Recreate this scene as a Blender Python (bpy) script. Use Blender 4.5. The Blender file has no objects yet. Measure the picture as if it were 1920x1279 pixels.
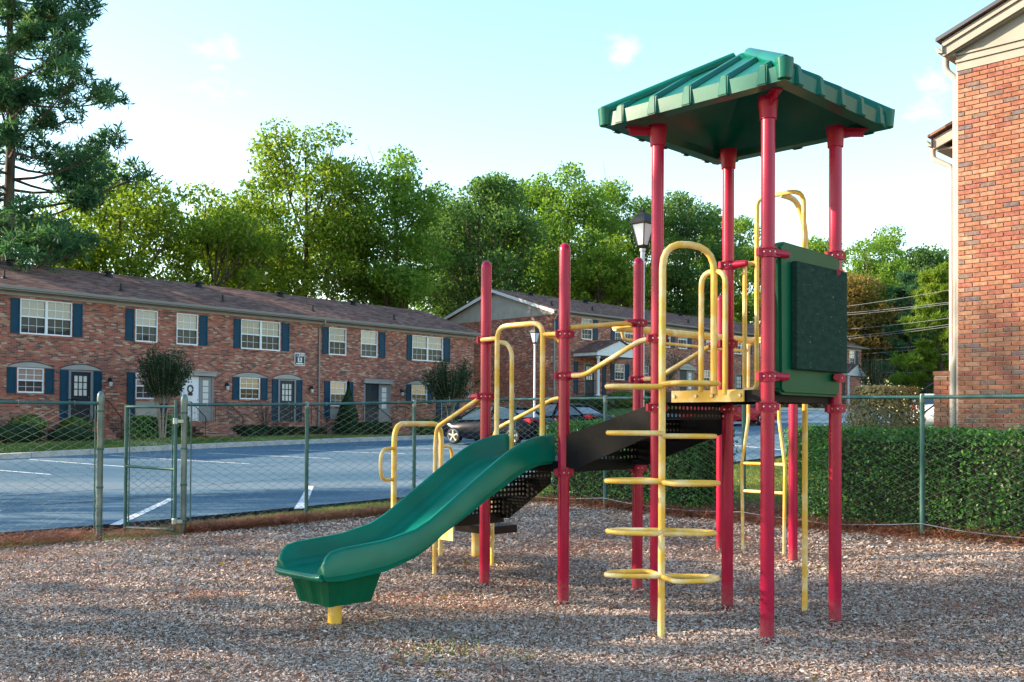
import bpy, bmesh, math, random
import numpy as np
from mathutils import Vector, Matrix
random.seed(7); RNG = np.random.default_rng(11)
sc = bpy.context.scene
COL = sc.collection
R = math.radians

# ------------------------------------------------------------------ camera
cam_d = bpy.data.cameras.new("camera"); cam = bpy.data.objects.new("camera", cam_d); COL.objects.link(cam)
cam_d.sensor_width = 36.0; cam_d.lens = 36.0 * 1880 / 1920
cam_d.shift_y = 0.06457; cam_d.clip_start = 0.05; cam_d.clip_end = 3000
cam.matrix_world = Matrix.Translation((0, 0, 1.40)) @ Matrix.Rotation(R(90.9), 4, 'X') @ Matrix.Rotation(R(0.35), 4, 'Z')
sc.camera = cam

# ------------------------------------------------------------------ sky, sun, exposure
SUN_EL, SUN_AZ = 21.0, 276.0          # azimuth clockwise from +Y
world = bpy.data.worlds.new("World"); sc.world = world; world.use_nodes = True
wn, wl = world.node_tree.nodes, world.node_tree.links
wn.clear()
wo = wn.new("ShaderNodeOutputWorld"); bg = wn.new("ShaderNodeBackground")
sky = wn.new("ShaderNodeTexSky"); sky.sky_type = 'NISHITA'; sky.sun_disc = False
sky.sun_elevation = R(SUN_EL); sky.sun_rotation = R(SUN_AZ)
sky.air_density = 1.35; sky.dust_density = 0.4; sky.ozone_density = 1.0; sky.altitude = 200
geo = wn.new("ShaderNodeTexCoord")
def cloud(vec, width, scale, lo, hi):
    """a small cirrus wisp round one direction of the sky"""
    dt = wn.new("ShaderNodeVectorMath"); dt.operation = 'DISTANCE'; dt.inputs[1].default_value = vec
    wl.new(geo.outputs['Generated'], dt.inputs[0])
    mr = wn.new("ShaderNodeMapRange"); mr.inputs[1].default_value = width; mr.inputs[2].default_value = 0.0
    wl.new(dt.outputs['Value'], mr.inputs[0])
    mp = wn.new("ShaderNodeMapping"); mp.inputs['Scale'].default_value = (scale, scale, scale * 2.2); mp.inputs['Rotation'].default_value = (0, R(25), 0)
    wl.new(geo.outputs['Generated'], mp.inputs['Vector'])
    nz = wn.new("ShaderNodeTexNoise"); nz.inputs['Scale'].default_value = 1.0; nz.inputs['Detail'].default_value = 6; nz.inputs['Roughness'].default_value = .6
    wl.new(mp.outputs[0], nz.inputs['Vector'])
    mu = wn.new("ShaderNodeMath"); mu.operation = 'MULTIPLY'; wl.new(nz.outputs['Fac'], mu.inputs[0]); wl.new(mr.outputs[0], mu.inputs[1])
    m2 = wn.new("ShaderNodeMapRange"); m2.inputs[1].default_value = lo; m2.inputs[2].default_value = hi; wl.new(mu.outputs[0], m2.inputs[0])
    return m2.outputs[0]
def dirn(px, py):
    v = Vector(((px - 960) / 1880, 1, (793 - py) / 1880)); v.normalize(); return v
c1 = cloud(dirn(1160, 86), 0.038, 30, .27, .95)
c2 = cloud(dirn(1740, 165), 0.07, 18, .34, .9)
c3 = cloud(dirn(410, 135), 0.10, 14, .38, 1.0)
ma = wn.new("ShaderNodeMath"); ma.operation = 'MAXIMUM'; wl.new(c1, ma.inputs[0]); wl.new(c2, ma.inputs[1])
mb_ = wn.new("ShaderNodeMath"); mb_.operation = 'MAXIMUM'; wl.new(ma.outputs[0], mb_.inputs[0]); wl.new(c3, mb_.inputs[1])
ml = wn.new("ShaderNodeMath"); ml.operation = 'MULTIPLY'; ml.inputs[1].default_value = .5; wl.new(mb_.outputs[0], ml.inputs[0])
hs = wn.new("ShaderNodeHueSaturation"); hs.inputs['Hue'].default_value = 0.495; hs.inputs['Saturation'].default_value = 1.14
wl.new(sky.outputs[0], hs.inputs['Color'])
mx = wn.new("ShaderNodeMix"); mx.data_type = 'RGBA'; wl.new(ml.outputs[0], mx.inputs['Factor'])
wl.new(hs.outputs[0], mx.inputs[6]); mx.inputs[7].default_value = (9.0, 9.2, 9.4, 1)
wl.new(mx.outputs[2], bg.inputs['Color']); bg.inputs['Strength'].default_value = 0.10
wl.new(bg.outputs[0], wo.inputs['Surface'])
sun_d = bpy.data.lights.new("sun", 'SUN'); sun_d.energy = 3.4; sun_d.angle = R(0.55); sun_d.color = (1.0, .80, .58)
sun = bpy.data.objects.new("sun", sun_d); COL.objects.link(sun)
sdir = Vector((math.sin(R(SUN_AZ)) * math.cos(R(SUN_EL)), math.cos(R(SUN_AZ)) * math.cos(R(SUN_EL)), math.sin(R(SUN_EL))))
sun.rotation_euler = sdir.to_track_quat('Z', 'Y').to_euler()
sun.location = sdir * 60
vs = sc.view_settings; vs.view_transform = 'Standard'; vs.look = 'None'; vs.gamma = 1.0; vs.exposure = 2.1
try: vs.use_curve_mapping = False
except Exception: pass
sc.cycles.max_bounces = 8; sc.cycles.diffuse_bounces = 3; sc.cycles.transparent_max_bounces = 8
sc.cycles.use_denoising = True

# ------------------------------------------------------------------ helpers
def put(o, label=None, cat=None, group=None, kind=None):
    if label: o['label'] = label
    if cat: o['category'] = cat
    if group: o['group'] = group
    if kind: o['kind'] = kind
    return o
def thing(name, label, cat, loc=(0, 0, 0), rz=0.0, group=None):
    o = bpy.data.objects.new(name, None); COL.objects.link(o); o.location = loc; o.rotation_euler = (0, 0, rz)
    o.empty_display_size = .2
    return put(o, label, cat, group)
def clone(root, loc, rz, label, scale=None):
    r = root.copy(); COL.objects.link(r); r.location = loc; r.rotation_euler = (0, 0, rz); r['label'] = label
    if scale: r.scale = scale
    for ch in list(root.children):
        c = ch.copy(); COL.objects.link(c); c.parent = r
        for g in list(ch.children):
            d = g.copy(); COL.objects.link(d); d.parent = c
    return r
class MB:
    def __init__(s): s.v = []; s.f = []; s.m = []; s.cur = 0
    def add(s, vs_, fs):
        b = len(s.v); s.v += [tuple(v) for v in vs_]
        for f in fs: s.f.append(tuple(b + i for i in f)); s.m.append(s.cur)
        return s
    def box(s, x0, x1, y0, y1, z0, z1):
        return s.add([(x0,y0,z0),(x1,y0,z0),(x1,y1,z0),(x0,y1,z0),(x0,y0,z1),(x1,y0,z1),(x1,y1,z1),(x0,y1,z1)],
                     [(3,2,1,0),(4,5,6,7),(0,1,5,4),(1,2,6,5),(2,3,7,6),(3,0,4,7)])
    def obox(s, o, ux, uy, uz):
        o, ux, uy, uz = map(Vector, (o, ux, uy, uz))
        return s.add([o,o+ux,o+ux+uy,o+uy,o+uz,o+ux+uz,o+ux+uy+uz,o+uy+uz],
                     [(3,2,1,0),(4,5,6,7),(0,1,5,4),(1,2,6,5),(2,3,7,6),(3,0,4,7)])
    def quad(s, a, b, c, d): return s.add([a, b, c, d], [(0,1,2,3)])
    def poly(s, pts): return s.add(pts, [tuple(range(len(pts)))])
    def prism(s, pts, off):
        off = Vector(off); n = len(pts); p = [Vector(q) for q in pts]
        fs = [tuple(range(n - 1, -1, -1)), tuple(range(n, 2 * n))] + [(i, (i+1) % n, n + (i+1) % n, n + i) for i in range(n)]
        return s.add(p + [q + off for q in p], fs)
    def tube(s, pts, r, n=10, cap=True, closed=False):
        pts = [Vector(p) for p in pts]; k = len(pts)
        rs = r if isinstance(r, (list, tuple)) else [r] * k
        tans = []
        for i in range(k):
            a = pts[(i-1) % k] if (closed or i > 0) else pts[i]; b = pts[(i+1) % k] if (closed or i < k-1) else pts[i]
            tans.append((b - a).normalized())
        t0 = tans[0]; up = Vector((0, 0, 1)) if abs(t0.z) < .9 else Vector((1, 0, 0))
        u = t0.cross(up).normalized(); vs_ = []
        for i in range(k):
            u = (u - tans[i] * u.dot(tans[i])); u = u.normalized() if u.length > 1e-6 else tans[i].orthogonal().normalized()
            w = tans[i].cross(u)
            for j in range(n):
                a = 2 * math.pi * j / n; vs_.append(pts[i] + (u * math.cos(a) + w * math.sin(a)) * rs[i])
        fs = []
        for i in range(k if closed else k - 1):
            a, b = i * n, ((i+1) % k) * n
            for j in range(n): fs.append((a + j, a + (j+1) % n, b + (j+1) % n, b + j))
        if cap and not closed: fs += [tuple(range(n-1, -1, -1)), tuple((k-1) * n + j for j in range(n))]
        return s.add(vs_, fs)
    def lathe(s, prof, c=(0, 0, 0), n=16):
        vs_ = [(c[0] + r * math.cos(2*math.pi*j/n), c[1] + r * math.sin(2*math.pi*j/n), c[2] + z) for r, z in prof for j in range(n)]
        k = len(prof); fs = [(i*n+j, i*n+(j+1) % n, (i+1)*n+(j+1) % n, (i+1)*n+j) for i in range(k-1) for j in range(n)]
        fs += [tuple(range(n-1, -1, -1)), tuple((k-1)*n+j for j in range(n))]
        return s.add(vs_, fs)
    def perf(s, o, ux, uy, pitch=.046, r=.0125, th=.006):
        """plate with real octagonal holes"""
        o, ux, uy = Vector(o), Vector(ux), Vector(uy); W, Hh = ux.length, uy.length
        ex, ey = ux.normalized(), uy.normalized(); nx, ny = max(1, round(W / pitch)), max(1, round(Hh / pitch)); dx, dy = W / nx, Hh / ny
        for i in range(nx):
            for j in range(ny):
                c = o + ex * (i + .5) * dx + ey * (j + .5) * dy
                outer = [c + ex * a * dx / 2 + ey * b * dy / 2 for a, b in ((1,0),(1,1),(0,1),(-1,1),(-1,0),(-1,-1),(0,-1),(1,-1))]
                inner = [c + ex * r * math.cos(k*math.pi/4) + ey * r * math.sin(k*math.pi/4) for k in range(8)]
                s.add(outer + inner, [(k, (k+1) % 8, 8 + (k+1) % 8, 8 + k) for k in range(8)])
        return s
    def build(s, name, mats, parent=None, smooth=None, bevel=0, kind=None, fix=True):
        me = bpy.data.meshes.new(name); me.from_pydata([tuple(v) for v in s.v], [], s.f); 
        if not isinstance(mats, (list, tuple)): mats = [mats]
        for m in mats: me.materials.append(m)
        if len(mats) > 1: me.polygons.foreach_set('material_index', s.m)
        if fix:
            b = bmesh.new(); b.from_mesh(me); bmesh.ops.recalc_face_normals(b, faces=b.faces); b.to_mesh(me); b.free()
        if bevel:
            b = bmesh.new(); b.from_mesh(me); bmesh.ops.remove_doubles(b, verts=b.verts, dist=1e-5)
            bmesh.ops.bevel(b, geom=[e for e in b.edges if len(e.link_faces) == 2 and e.calc_face_angle(0) > .5], offset=bevel, segments=2, affect='EDGES', clamp_overlap=True)
            b.to_mesh(me); b.free()
        if smooth is not None:
            me.shade_smooth(); me.set_sharp_from_angle(angle=R(smooth))
        me.update(); o = bpy.data.objects.new(name, me); COL.objects.link(o)
        if parent is not None: o.parent = parent
        if kind: o['kind'] = kind
        return o
def fillet(pts, r, n=5):
    """round the corners of a polyline: bent pipe"""
    pts = [Vector(p) for p in pts]; out = [pts[0]]
    for i in range(1, len(pts) - 1):
        a, b, c = pts[i-1], pts[i], pts[i+1]; d1, d2 = (a - b), (c - b)
        rr = r[i-1] if isinstance(r, (list, tuple)) else r
        rr = min(rr, d1.length * .48, d2.length * .48); p, q = b + d1.normalized() * rr, b + d2.normalized() * rr
        for k in range(n + 1):
            t = k / n; out.append(p * (1-t)**2 + b * 2*t*(1-t) + q * t*t)
    out.append(pts[-1]); return out
def npmesh(name, V, F, mats, tint=None, parent=None, kind=None, midx=None, smooth=False):
    """V (n,3), F (m,k) numpy -> mesh"""
    me = bpy.data.meshes.new(name); V = np.asarray(V, np.float32); F = np.asarray(F, np.int32); k = F.shape[1]
    me.vertices.add(len(V)); me.vertices.foreach_set('co', V.ravel())
    me.loops.add(F.size); me.loops.foreach_set('vertex_index', F.ravel())
    me.polygons.add(len(F)); me.polygons.foreach_set('loop_start', np.arange(0, F.size, k, dtype=np.int32))
    if not isinstance(mats, (list, tuple)): mats = [mats]
    for m in mats: me.materials.append(m)
    if midx is not None: me.polygons.foreach_set('material_index', np.asarray(midx, np.int32))
    if tint is not None:
        a = me.attributes.new('tint', 'FLOAT', 'FACE'); a.data.foreach_set('value', np.asarray(tint, np.float32))
    me.update(calc_edges=True); me.validate()
    if smooth: me.shade_smooth()
    o = bpy.data.objects.new(name, me); COL.objects.link(o)
    if parent is not None: o.parent = parent
    if kind: o['kind'] = kind
    return o

# ------------------------------------------------------------------ materials
def nodes(name):
    m = bpy.data.materials.new(name); m.use_nodes = True; n, l = m.node_tree.nodes, m.node_tree.links
    return m, n, l, n['Principled BSDF'], n['Material Output']
def ramp(n, stops):
    r = n.new('ShaderNodeValToRGB'); e = r.color_ramp.elements
    while len(e) > len(stops): e.remove(e[-1])
    while len(e) < len(stops): e.new(1.0)
    for i, (p, c) in enumerate(stops): e[i].position = p; e[i].color = (*c, 1)
    return r
def M(name, c1, c2=None, scale=6.0, rough=.6, metal=0.0, bump=0.0, bscale=40.0, spec=.28, detail=5, lo=.35, hi=.65, coat=0.0, stretch=None, chips=None):
    m, n, l, p, o = nodes(name); p.inputs['Roughness'].default_value = rough; p.inputs['Metallic'].default_value = metal
    p.inputs['Specular IOR Level'].default_value = spec; p.inputs['Coat Weight'].default_value = coat; p.inputs['Coat Roughness'].default_value = .06
    tc = n.new('ShaderNodeTexCoord'); src = tc.outputs['Object']
    if stretch:
        mp = n.new('ShaderNodeMapping'); mp.inputs['Scale'].default_value = stretch; l.new(src, mp.inputs['Vector']); src = mp.outputs[0]
    p.inputs['Base Color'].default_value = (*c1, 1); col = None
    if c2:
        nz = n.new('ShaderNodeTexNoise'); nz.inputs['Scale'].default_value = scale; nz.inputs['Detail'].default_value = detail; l.new(src, nz.inputs['Vector'])
        r = ramp(n, [(lo, c1), (hi, c2)]); l.new(nz.outputs['Fac'], r.inputs['Fac']); col = r.outputs['Color']
    if chips:
        cc, cs, ct = chips; n2 = n.new('ShaderNodeTexNoise'); n2.inputs['Scale'].default_value = cs; n2.inputs['Detail'].default_value = 8; n2.inputs['Roughness'].default_value = .7; l.new(src, n2.inputs['Vector'])
        mr = n.new('ShaderNodeMapRange'); mr.inputs[1].default_value = ct; mr.inputs[2].default_value = ct + .02; l.new(n2.outputs['Fac'], mr.inputs[0])
        mi = n.new('ShaderNodeMix'); mi.data_type = 'RGBA'; l.new(mr.outputs[0], mi.inputs['Factor'])
        if col: l.new(col, mi.inputs[6])
        else: mi.inputs[6].default_value = (*c1, 1)
        mi.inputs[7].default_value = (*cc, 1); col = mi.outputs[2]
    if col: l.new(col, p.inputs['Base Color'])
    if bump:
        nb = n.new('ShaderNodeTexNoise'); nb.inputs['Scale'].default_value = bscale; nb.inputs['Detail'].default_value = 4; l.new(src, nb.inputs['Vector'])
        b = n.new('ShaderNodeBump'); b.inputs['Strength'].default_value = bump; b.inputs['Distance'].default_value = .01
        l.new(nb.outputs['Fac'], b.inputs['Height']); l.new(b.outputs[0], p.inputs['Normal'])
    return m
def tintmat(name, stops, rough=.6, trans=0.0, tcol=None, spec=.3):
    """colour from the per-face tint attribute; optional light passing through (leaves)"""
    m, n, l, p, o = nodes(name); at = n.new('ShaderNodeAttribute'); at.attribute_name = 'tint'
    r = ramp(n, stops); l.new(at.outputs['Fac'], r.inputs['Fac']); l.new(r.outputs[0], p.inputs['Base Color'])
    p.inputs['Roughness'].default_value = rough; p.inputs['Specular IOR Level'].default_value = spec
    if trans:
        t = n.new('ShaderNodeBsdfTranslucent'); g = n.new('ShaderNodeMix'); g.data_type = 'RGBA'; g.blend_type = 'MULTIPLY'; g.inputs['Factor'].default_value = 1
        l.new(r.outputs[0], g.inputs[6]); g.inputs[7].default_value = (*(tcol or (1.6, 1.7, .8)), 1); l.new(g.outputs[2], t.inputs['Color'])
        mi = n.new('ShaderNodeMixShader'); mi.inputs[0].default_value = trans; l.new(p.outputs[0], mi.inputs[1]); l.new(t.outputs[0], mi.inputs[2]); l.new(mi.outputs[0], o.inputs['Surface'])
    return m
def brickmat(name, stops, mortar, bw=.2133, rh=.0677, ms=.006, bump=.6):
    m, n, l, p, o = nodes(name); p.inputs['Roughness'].default_value = .85; p.inputs['Specular IOR Level'].default_value = .2
    tc = n.new('ShaderNodeTexCoord'); sx = n.new('ShaderNodeSeparateXYZ'); l.new(tc.outputs['Object'], sx.inputs[0])
    ad = n.new('ShaderNodeMath'); ad.operation = 'ADD'; l.new(sx.outputs[0], ad.inputs[0]); l.new(sx.outputs[1], ad.inputs[1])
    cb = n.new('ShaderNodeCombineXYZ'); l.new(ad.outputs[0], cb.inputs[0]); l.new(sx.outputs[2], cb.inputs[1])
    br = n.new('ShaderNodeTexBrick'); br.inputs['Scale'].default_value = 1; br.inputs['Brick Width'].default_value = bw; br.inputs['Row Height'].default_value = rh
    br.inputs['Mortar Size'].default_value = ms; br.inputs['Mortar Smooth'].default_value = .1; br.inputs['Bias'].default_value = 0
    br.inputs['Color1'].default_value = (0,0,0,1); br.inputs['Color2'].default_value = (1,1,1,1); br.inputs['Mortar'].default_value = (.5,.5,.5,1)
    l.new(cb.outputs[0], br.inputs['Vector'])
    # neighbouring patches drift in tone
    nz = n.new('ShaderNodeTexNoise'); nz.inputs['Scale'].default_value = 1.1; nz.inputs['Detail'].default_value = 6; l.new(cb.outputs[0], nz.inputs['Vector'])
    a2 = n.new('ShaderNodeMath'); a2.operation = 'MULTIPLY_ADD'; l.new(nz.outputs['Fac'], a2.inputs[0]); a2.inputs[1].default_value = .6; a2.inputs[2].default_value = -.30
    a3 = n.new('ShaderNodeMath'); a3.operation = 'ADD'; l.new(br.outputs['Color'], a3.inputs[0]); l.new(a2.outputs[0], a3.inputs[1])
    r = ramp(n, stops); l.new(a3.outputs[0], r.inputs['Fac'])
    mi = n.new('ShaderNodeMix'); mi.data_type = 'RGBA'; l.new(br.outputs['Fac'], mi.inputs['Factor']); l.new(r.outputs[0], mi.inputs[6]); mi.inputs[7].default_value = (*mortar, 1)
    l.new(mi.outputs[2], p.inputs['Base Color'])
    iv = n.new('ShaderNodeMath'); iv.operation = 'SUBTRACT'; iv.inputs[0].default_value = 1; l.new(br.outputs['Fac'], iv.inputs[1])
    b = n.new('ShaderNodeBump'); b.inputs['Strength'].default_value = bump; b.inputs['Distance'].default_value = .008; l.new(iv.outputs[0], b.inputs['Height']); l.new(b.outputs[0], p.inputs['Normal'])
    return m

m_red = M('crimson_powder_coat', (.36,.004,.036), (.42,.008,.052), 3, .26, spec=.35, bump=.03, bscale=60, chips=((.60,.42,.42), 30, .755))
def dusty(m, z0, z1):
    n, l = m.node_tree.nodes, m.node_tree.links; p = n['Principled BSDF']; src = p.inputs['Base Color'].links[0].from_socket
    g = n.new('ShaderNodeNewGeometry'); sx = n.new('ShaderNodeSeparateXYZ'); l.new(g.outputs['Position'], sx.inputs[0])
    mr = n.new('ShaderNodeMapRange'); mr.inputs[1].default_value = z1; mr.inputs[2].default_value = z0; l.new(sx.outputs[2], mr.inputs[0])
    nz = n.new('ShaderNodeTexNoise'); nz.inputs['Scale'].default_value = 34; nz.inputs['Detail'].default_value = 6; l.new(g.outputs['Position'], nz.inputs['Vector'])
    mu = n.new('ShaderNodeMath'); mu.operation = 'MULTIPLY'; l.new(mr.outputs[0], mu.inputs[0]); l.new(nz.outputs['Fac'], mu.inputs[1])
    m2 = n.new('ShaderNodeMapRange'); m2.inputs[1].default_value = .18; m2.inputs[2].default_value = .5; m2.inputs[4].default_value = .38; l.new(mu.outputs[0], m2.inputs[0])
    mi = n.new('ShaderNodeMix'); mi.data_type = 'RGBA'; l.new(m2.outputs[0], mi.inputs['Factor']); l.new(src, mi.inputs[6]); mi.inputs[7].default_value = (.20,.15,.12,1); l.new(mi.outputs[2], p.inputs['Base Color'])
dusty(m_red, .02, .32)
m_redc = M('crimson_clamp_paint', (.40,.010,.050), (.34,.006,.035), 9, .4)
m_yel = M('worn_yellow_paint', (.78,.46,.075), (.86,.68,.36), 7, .38, bump=.04, bscale=60, lo=.45, hi=.66, chips=((.12,.07,.025), 22, .71))
m_grn = M('green_slide_plastic', (.000,.125,.080), (.000,.160,.106), 3, .27, spec=.2, bump=.02, bscale=90, chips=((.06,.24,.18), 45, .695), stretch=(1, 1, 1.6))
m_roofg = M('teal_roof_plastic', (.001,.098,.068), (.003,.130,.092), 2.5, .30, bump=.02, bscale=50, spec=.24)
m_panel = M('dark_green_plastic', (.001,.085,.038), (.001,.100,.048), 3, .42, spec=.18)
m_board = M('scuffed_green_board', (.010,.034,.026), (.018,.052,.040), 14, .8, spec=.1, bump=.35, bscale=120, chips=((.50,.50,.40), 30, .665), stretch=(1, 1, 2.2))
m_black = M('black_vinyl_coat', (.004,.004,.0055), (.010,.009,.011), 5, .5, bump=.1, bscale=35, spec=.13)
m_brownd = M('brown_vinyl_deck', (.026,.016,.014), (.018,.012,.011), 8, .5, spec=.15)
m_bolt = M('steel_bolt', (.45,.42,.36), None, rough=.35, metal=1)
m_galv = M('galvanised_steel', (.30,.33,.34), (.42,.45,.46), 12, .38, metal=.85)
m_fgreen = M('green_fence_steel', (.030,.105,.095), (.075,.16,.150), 5, .40, metal=.25, chips=((.30,.34,.34), 30, .66))
m_wire = M('green_chain_link_wire', (.09,.145,.135), (.17,.225,.215), 3, .4, metal=.3)
m_white = M('white_vinyl', (.74,.76,.80), None, rough=.4)
m_trim = M('grey_beige_trim_paint', (.30,.29,.275), (.36,.345,.32), 2, .55)
m_grayd = M('grey_door_trim', (.22,.225,.235), None, rough=.5)
m_cream = M('cream_siding_paint', (.27,.25,.215), (.31,.285,.245), 3, .6, bump=.05)
m_spout = M('white_downspout_paint', (.36,.33,.29), (.42,.39,.345), 3, .5)
m_navy = M('navy_shutter_paint', (.004,.040,.078), (.005,.050,.092), 3, .5, spec=.15)
m_navyd = M('dark_blue_door_paint', (.010,.020,.034), None, rough=.4)
m_iron = M('black_iron', (.008,.008,.010), None, rough=.45)
m_gutter = M('grey_gutter', (.26,.25,.235), None, rough=.4)
m_conc = M('pale_concrete', (.42,.40,.37), (.54,.51,.47), 3, .85, bump=.2, bscale=60)
m_paint = M('white_road_paint', (.52,.55,.60), (.66,.68,.70), 5, .8, chips=((.10,.13,.17), 9, .64))
m_darkside = M('asphalt_edge', (.018,.020,.026), (.04,.042,.05), 12, .9, bump=.4, bscale=30)
m_bark = M('tree_bark', (.050,.036,.028), (.10,.078,.06), 7, .9, bump=.6, bscale=22, stretch=(1,1,.25))
m_barkl = M('smooth_pale_bark', (.26,.19,.15), (.36,.28,.23), 9, .7)
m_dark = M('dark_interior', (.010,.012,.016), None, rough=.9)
m_curtain = M('white_blind', (.62,.60,.56), (.70,.68,.64), 2, .8)
m_tyre = M('tyre_rubber', (.010,.010,.011), None, rough=.75)
m_rim = M('alloy_wheel', (.62,.63,.65), None, rough=.25, metal=.9)
m_lampw = M('frosted_lamp_glass', (.55,.60,.66), None, rough=.2)
m_pole = M('white_painted_pole', (.55,.58,.62), (.62,.65,.68), 4, .45)
m_carb = M('dark_navy_car_paint', (.002,.004,.011), None, rough=.2, spec=.10)
m_carr = M('red_car_paint', (.42,.008,.018), None, rough=.25, coat=.35)
m_carw = M('white_car_paint', (.70,.72,.74), None, rough=.25, coat=.35)
m_tail = M('red_lamp_lens', (.55,.010,.025), None, rough=.15)
m_head = M('clear_lamp_lens', (.55,.55,.52), None, rough=.12)
m_cargl = M('car_glass', (.012,.03,.04), None, rough=.03, spec=1.0)
m_twig = M('bare_twigs', (.11,.07,.06), None, rough=.9)
m_cable = M('power_cable', (.16,.17,.18), None, rough=.5)
def glass(name, c, ior):
    m, n, l, p, o = nodes(name); oi = n.new('ShaderNodeObjectInfo'); rc = ramp(n, [(.0,tuple(x*.25 for x in c)),(.45,tuple(x*.7 for x in c)),(1.0,tuple(x*1.9 for x in c))]); l.new(oi.outputs['Random'], rc.inputs['Fac']); l.new(rc.outputs[0], p.inputs['Base Color']); p.inputs['Roughness'].default_value = .02; p.inputs['IOR'].default_value = ior
    nz = n.new('ShaderNodeTexNoise'); nz.inputs['Scale'].default_value = 1.3; nz.inputs['Detail'].default_value = 1
    tc = n.new('ShaderNodeTexCoord'); l.new(tc.outputs['Object'], nz.inputs['Vector'])
    b = n.new('ShaderNodeBump'); b.inputs['Strength'].default_value = .12; b.inputs['Distance'].default_value = .05; l.new(nz.outputs['Fac'], b.inputs['Height']); l.new(b.outputs[0], p.inputs['Normal'])
    return m
m_glu = glass('upper_window_glass', (.19,.17,.16), 1.6)
m_gll = glass('screened_window_glass', (.030,.036,.040), 1.25)
RED = [(.0,(.090,.055,.050)),(.16,(.18,.075,.060)),(.34,(.28,.088,.060)),(.52,(.40,.095,.058)),(.70,(.38,.130,.082)),(.88,(.40,.20,.13)),(1.0,(.48,.34,.25))]
m_brick = brickmat('mottled_red_brick', RED, (.24,.21,.19))
m_brick3 = brickmat('orange_red_brick', [(.0,(.10,.075,.07)),(.3,(.30,.11,.06)),(.7,(.38,.15,.07)),(1.0,(.42,.24,.13))], (.42,.39,.35), ms=.007)
m_mortar = M('brick_mortar', (.40,.37,.33), (.48,.45,.40), 30, .95, bump=.4, bscale=80)
brick_cols = [(.27,.115,.072),(.295,.135,.085),(.245,.092,.068),(.32,.17,.108),(.31,.20,.135),(.17,.115,.098),(.135,.102,.105),(.29,.15,.105)]
m_bricks = [M('clay_brick', c, tuple(x * .72 for x in c), 18, .85, bump=.5, bscale=90, lo=.3, hi=.75) for c in brick_cols]
def shingle():
    m, n, l, p, o = nodes('brown_shingles'); p.inputs['Roughness'].default_value = .95; p.inputs['Specular IOR Level'].default_value = .05
    tc = n.new('ShaderNodeTexCoord'); br = n.new('ShaderNodeTexBrick'); br.inputs['Scale'].default_value = 1; br.inputs['Brick Width'].default_value = .3; br.inputs['Row Height'].default_value = .13
    br.inputs['Mortar Size'].default_value = .008; br.inputs['Color1'].default_value = (0,0,0,1); br.inputs['Color2'].default_value = (1,1,1,1); br.inputs['Mortar'].default_value = (.1,.1,.1,1)
    l.new(tc.outputs['Object'], br.inputs['Vector'])
    nz = n.new('ShaderNodeTexNoise'); nz.inputs['Scale'].default_value = .9; nz.inputs['Detail'].default_value = 7; l.new(tc.outputs['Object'], nz.inputs['Vector'])
    mx = n.new('ShaderNodeMix'); mx.data_type = 'RGBA'; mx.inputs['Factor'].default_value = .5; l.new(br.outputs['Color'], mx.inputs[6]); l.new(nz.outputs['Fac'], mx.inputs[7])
    r = ramp(n, [(.2,(.085,.048,.042)),(.5,(.165,.094,.080)),(.8,(.28,.175,.145))]); l.new(mx.outputs[2], r.inputs['Fac']); l.new(r.outputs[0], p.inputs['Base Color'])
    b = n.new('ShaderNodeBump'); b.inputs['Strength'].default_value = .5; b.inputs['Distance'].default_value = .02; l.new(br.outputs['Color'], b.inputs['Height']); l.new(b.outputs[0], p.inputs['Normal'])
    return m
m_shingle = shingle()
def groundmat(name, stops, scale, rough=.95, bump=.5, bs=60, big=.25, stretch=None):
    m, n, l, p, o = nodes(name); p.inputs['Roughness'].default_value = rough; p.inputs['Specular IOR Level'].default_value = .1
    tc = n.new('ShaderNodeTexCoord'); src = tc.outputs['Object']
    if stretch:
        mp = n.new('ShaderNodeMapping'); mp.inputs['Scale'].default_value = stretch; mp.inputs['Rotation'].default_value = (0,0,R(-48)); l.new(src, mp.inputs['Vector']); src2 = mp.outputs[0]
    else: src2 = src
    a = n.new('ShaderNodeTexNoise'); a.inputs['Scale'].default_value = scale; a.inputs['Detail'].default_value = 8; a.inputs['Roughness'].default_value = .65; l.new(src, a.inputs['Vector'])
    c = n.new('ShaderNodeTexNoise'); c.inputs['Scale'].default_value = big; c.inputs['Detail'].default_value = 4; l.new(src2, c.inputs['Vector'])
    mi = n.new('ShaderNodeMix'); mi.data_type = 'FLOAT'; mi.inputs['Factor'].default_value = .55; l.new(a.outputs['Fac'], mi.inputs[2]); l.new(c.outputs['Fac'], mi.inputs[3])
    r = ramp(n, stops); l.new(mi.outputs[0], r.inputs['Fac']); l.new(r.outputs[0], p.inputs['Base Color'])
    nb = n.new('ShaderNodeTexNoise'); nb.inputs['Scale'].default_value = bs; nb.inputs['Detail'].default_value = 5; l.new(src, nb.inputs['Vector'])
    b = n.new('ShaderNodeBump'); b.inputs['Strength'].default_value = bump; b.inputs['Distance'].default_value = .02; l.new(nb.outputs['Fac'], b.inputs['Height']); l.new(b.outputs[0], p.inputs['Normal'])
    return m
m_mulch = groundmat('mulch_bed', [(.3,(.10,.06,.042)),(.5,(.24,.16,.122)),(.7,(.36,.27,.215))], 14, bump=1, bs=45)
m_asph = groundmat('blue_grey_asphalt', [(.28,(.022,.058,.100)),(.44,(.052,.118,.180)),(.56,(.115,.182,.240)),(.66,(.22,.235,.235))], 40, .8, .3, 120, .22, stretch=(.25, 1.6, 1))  # streaky tone; the palest streaks are sunlit bands put into the colour
m_lawn = groundmat('lawn', [(.3,(.030,.065,.016)),(.5,(.050,.105,.024)),(.7,(.095,.125,.035))], 9, bump=.8, bs=60)
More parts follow.
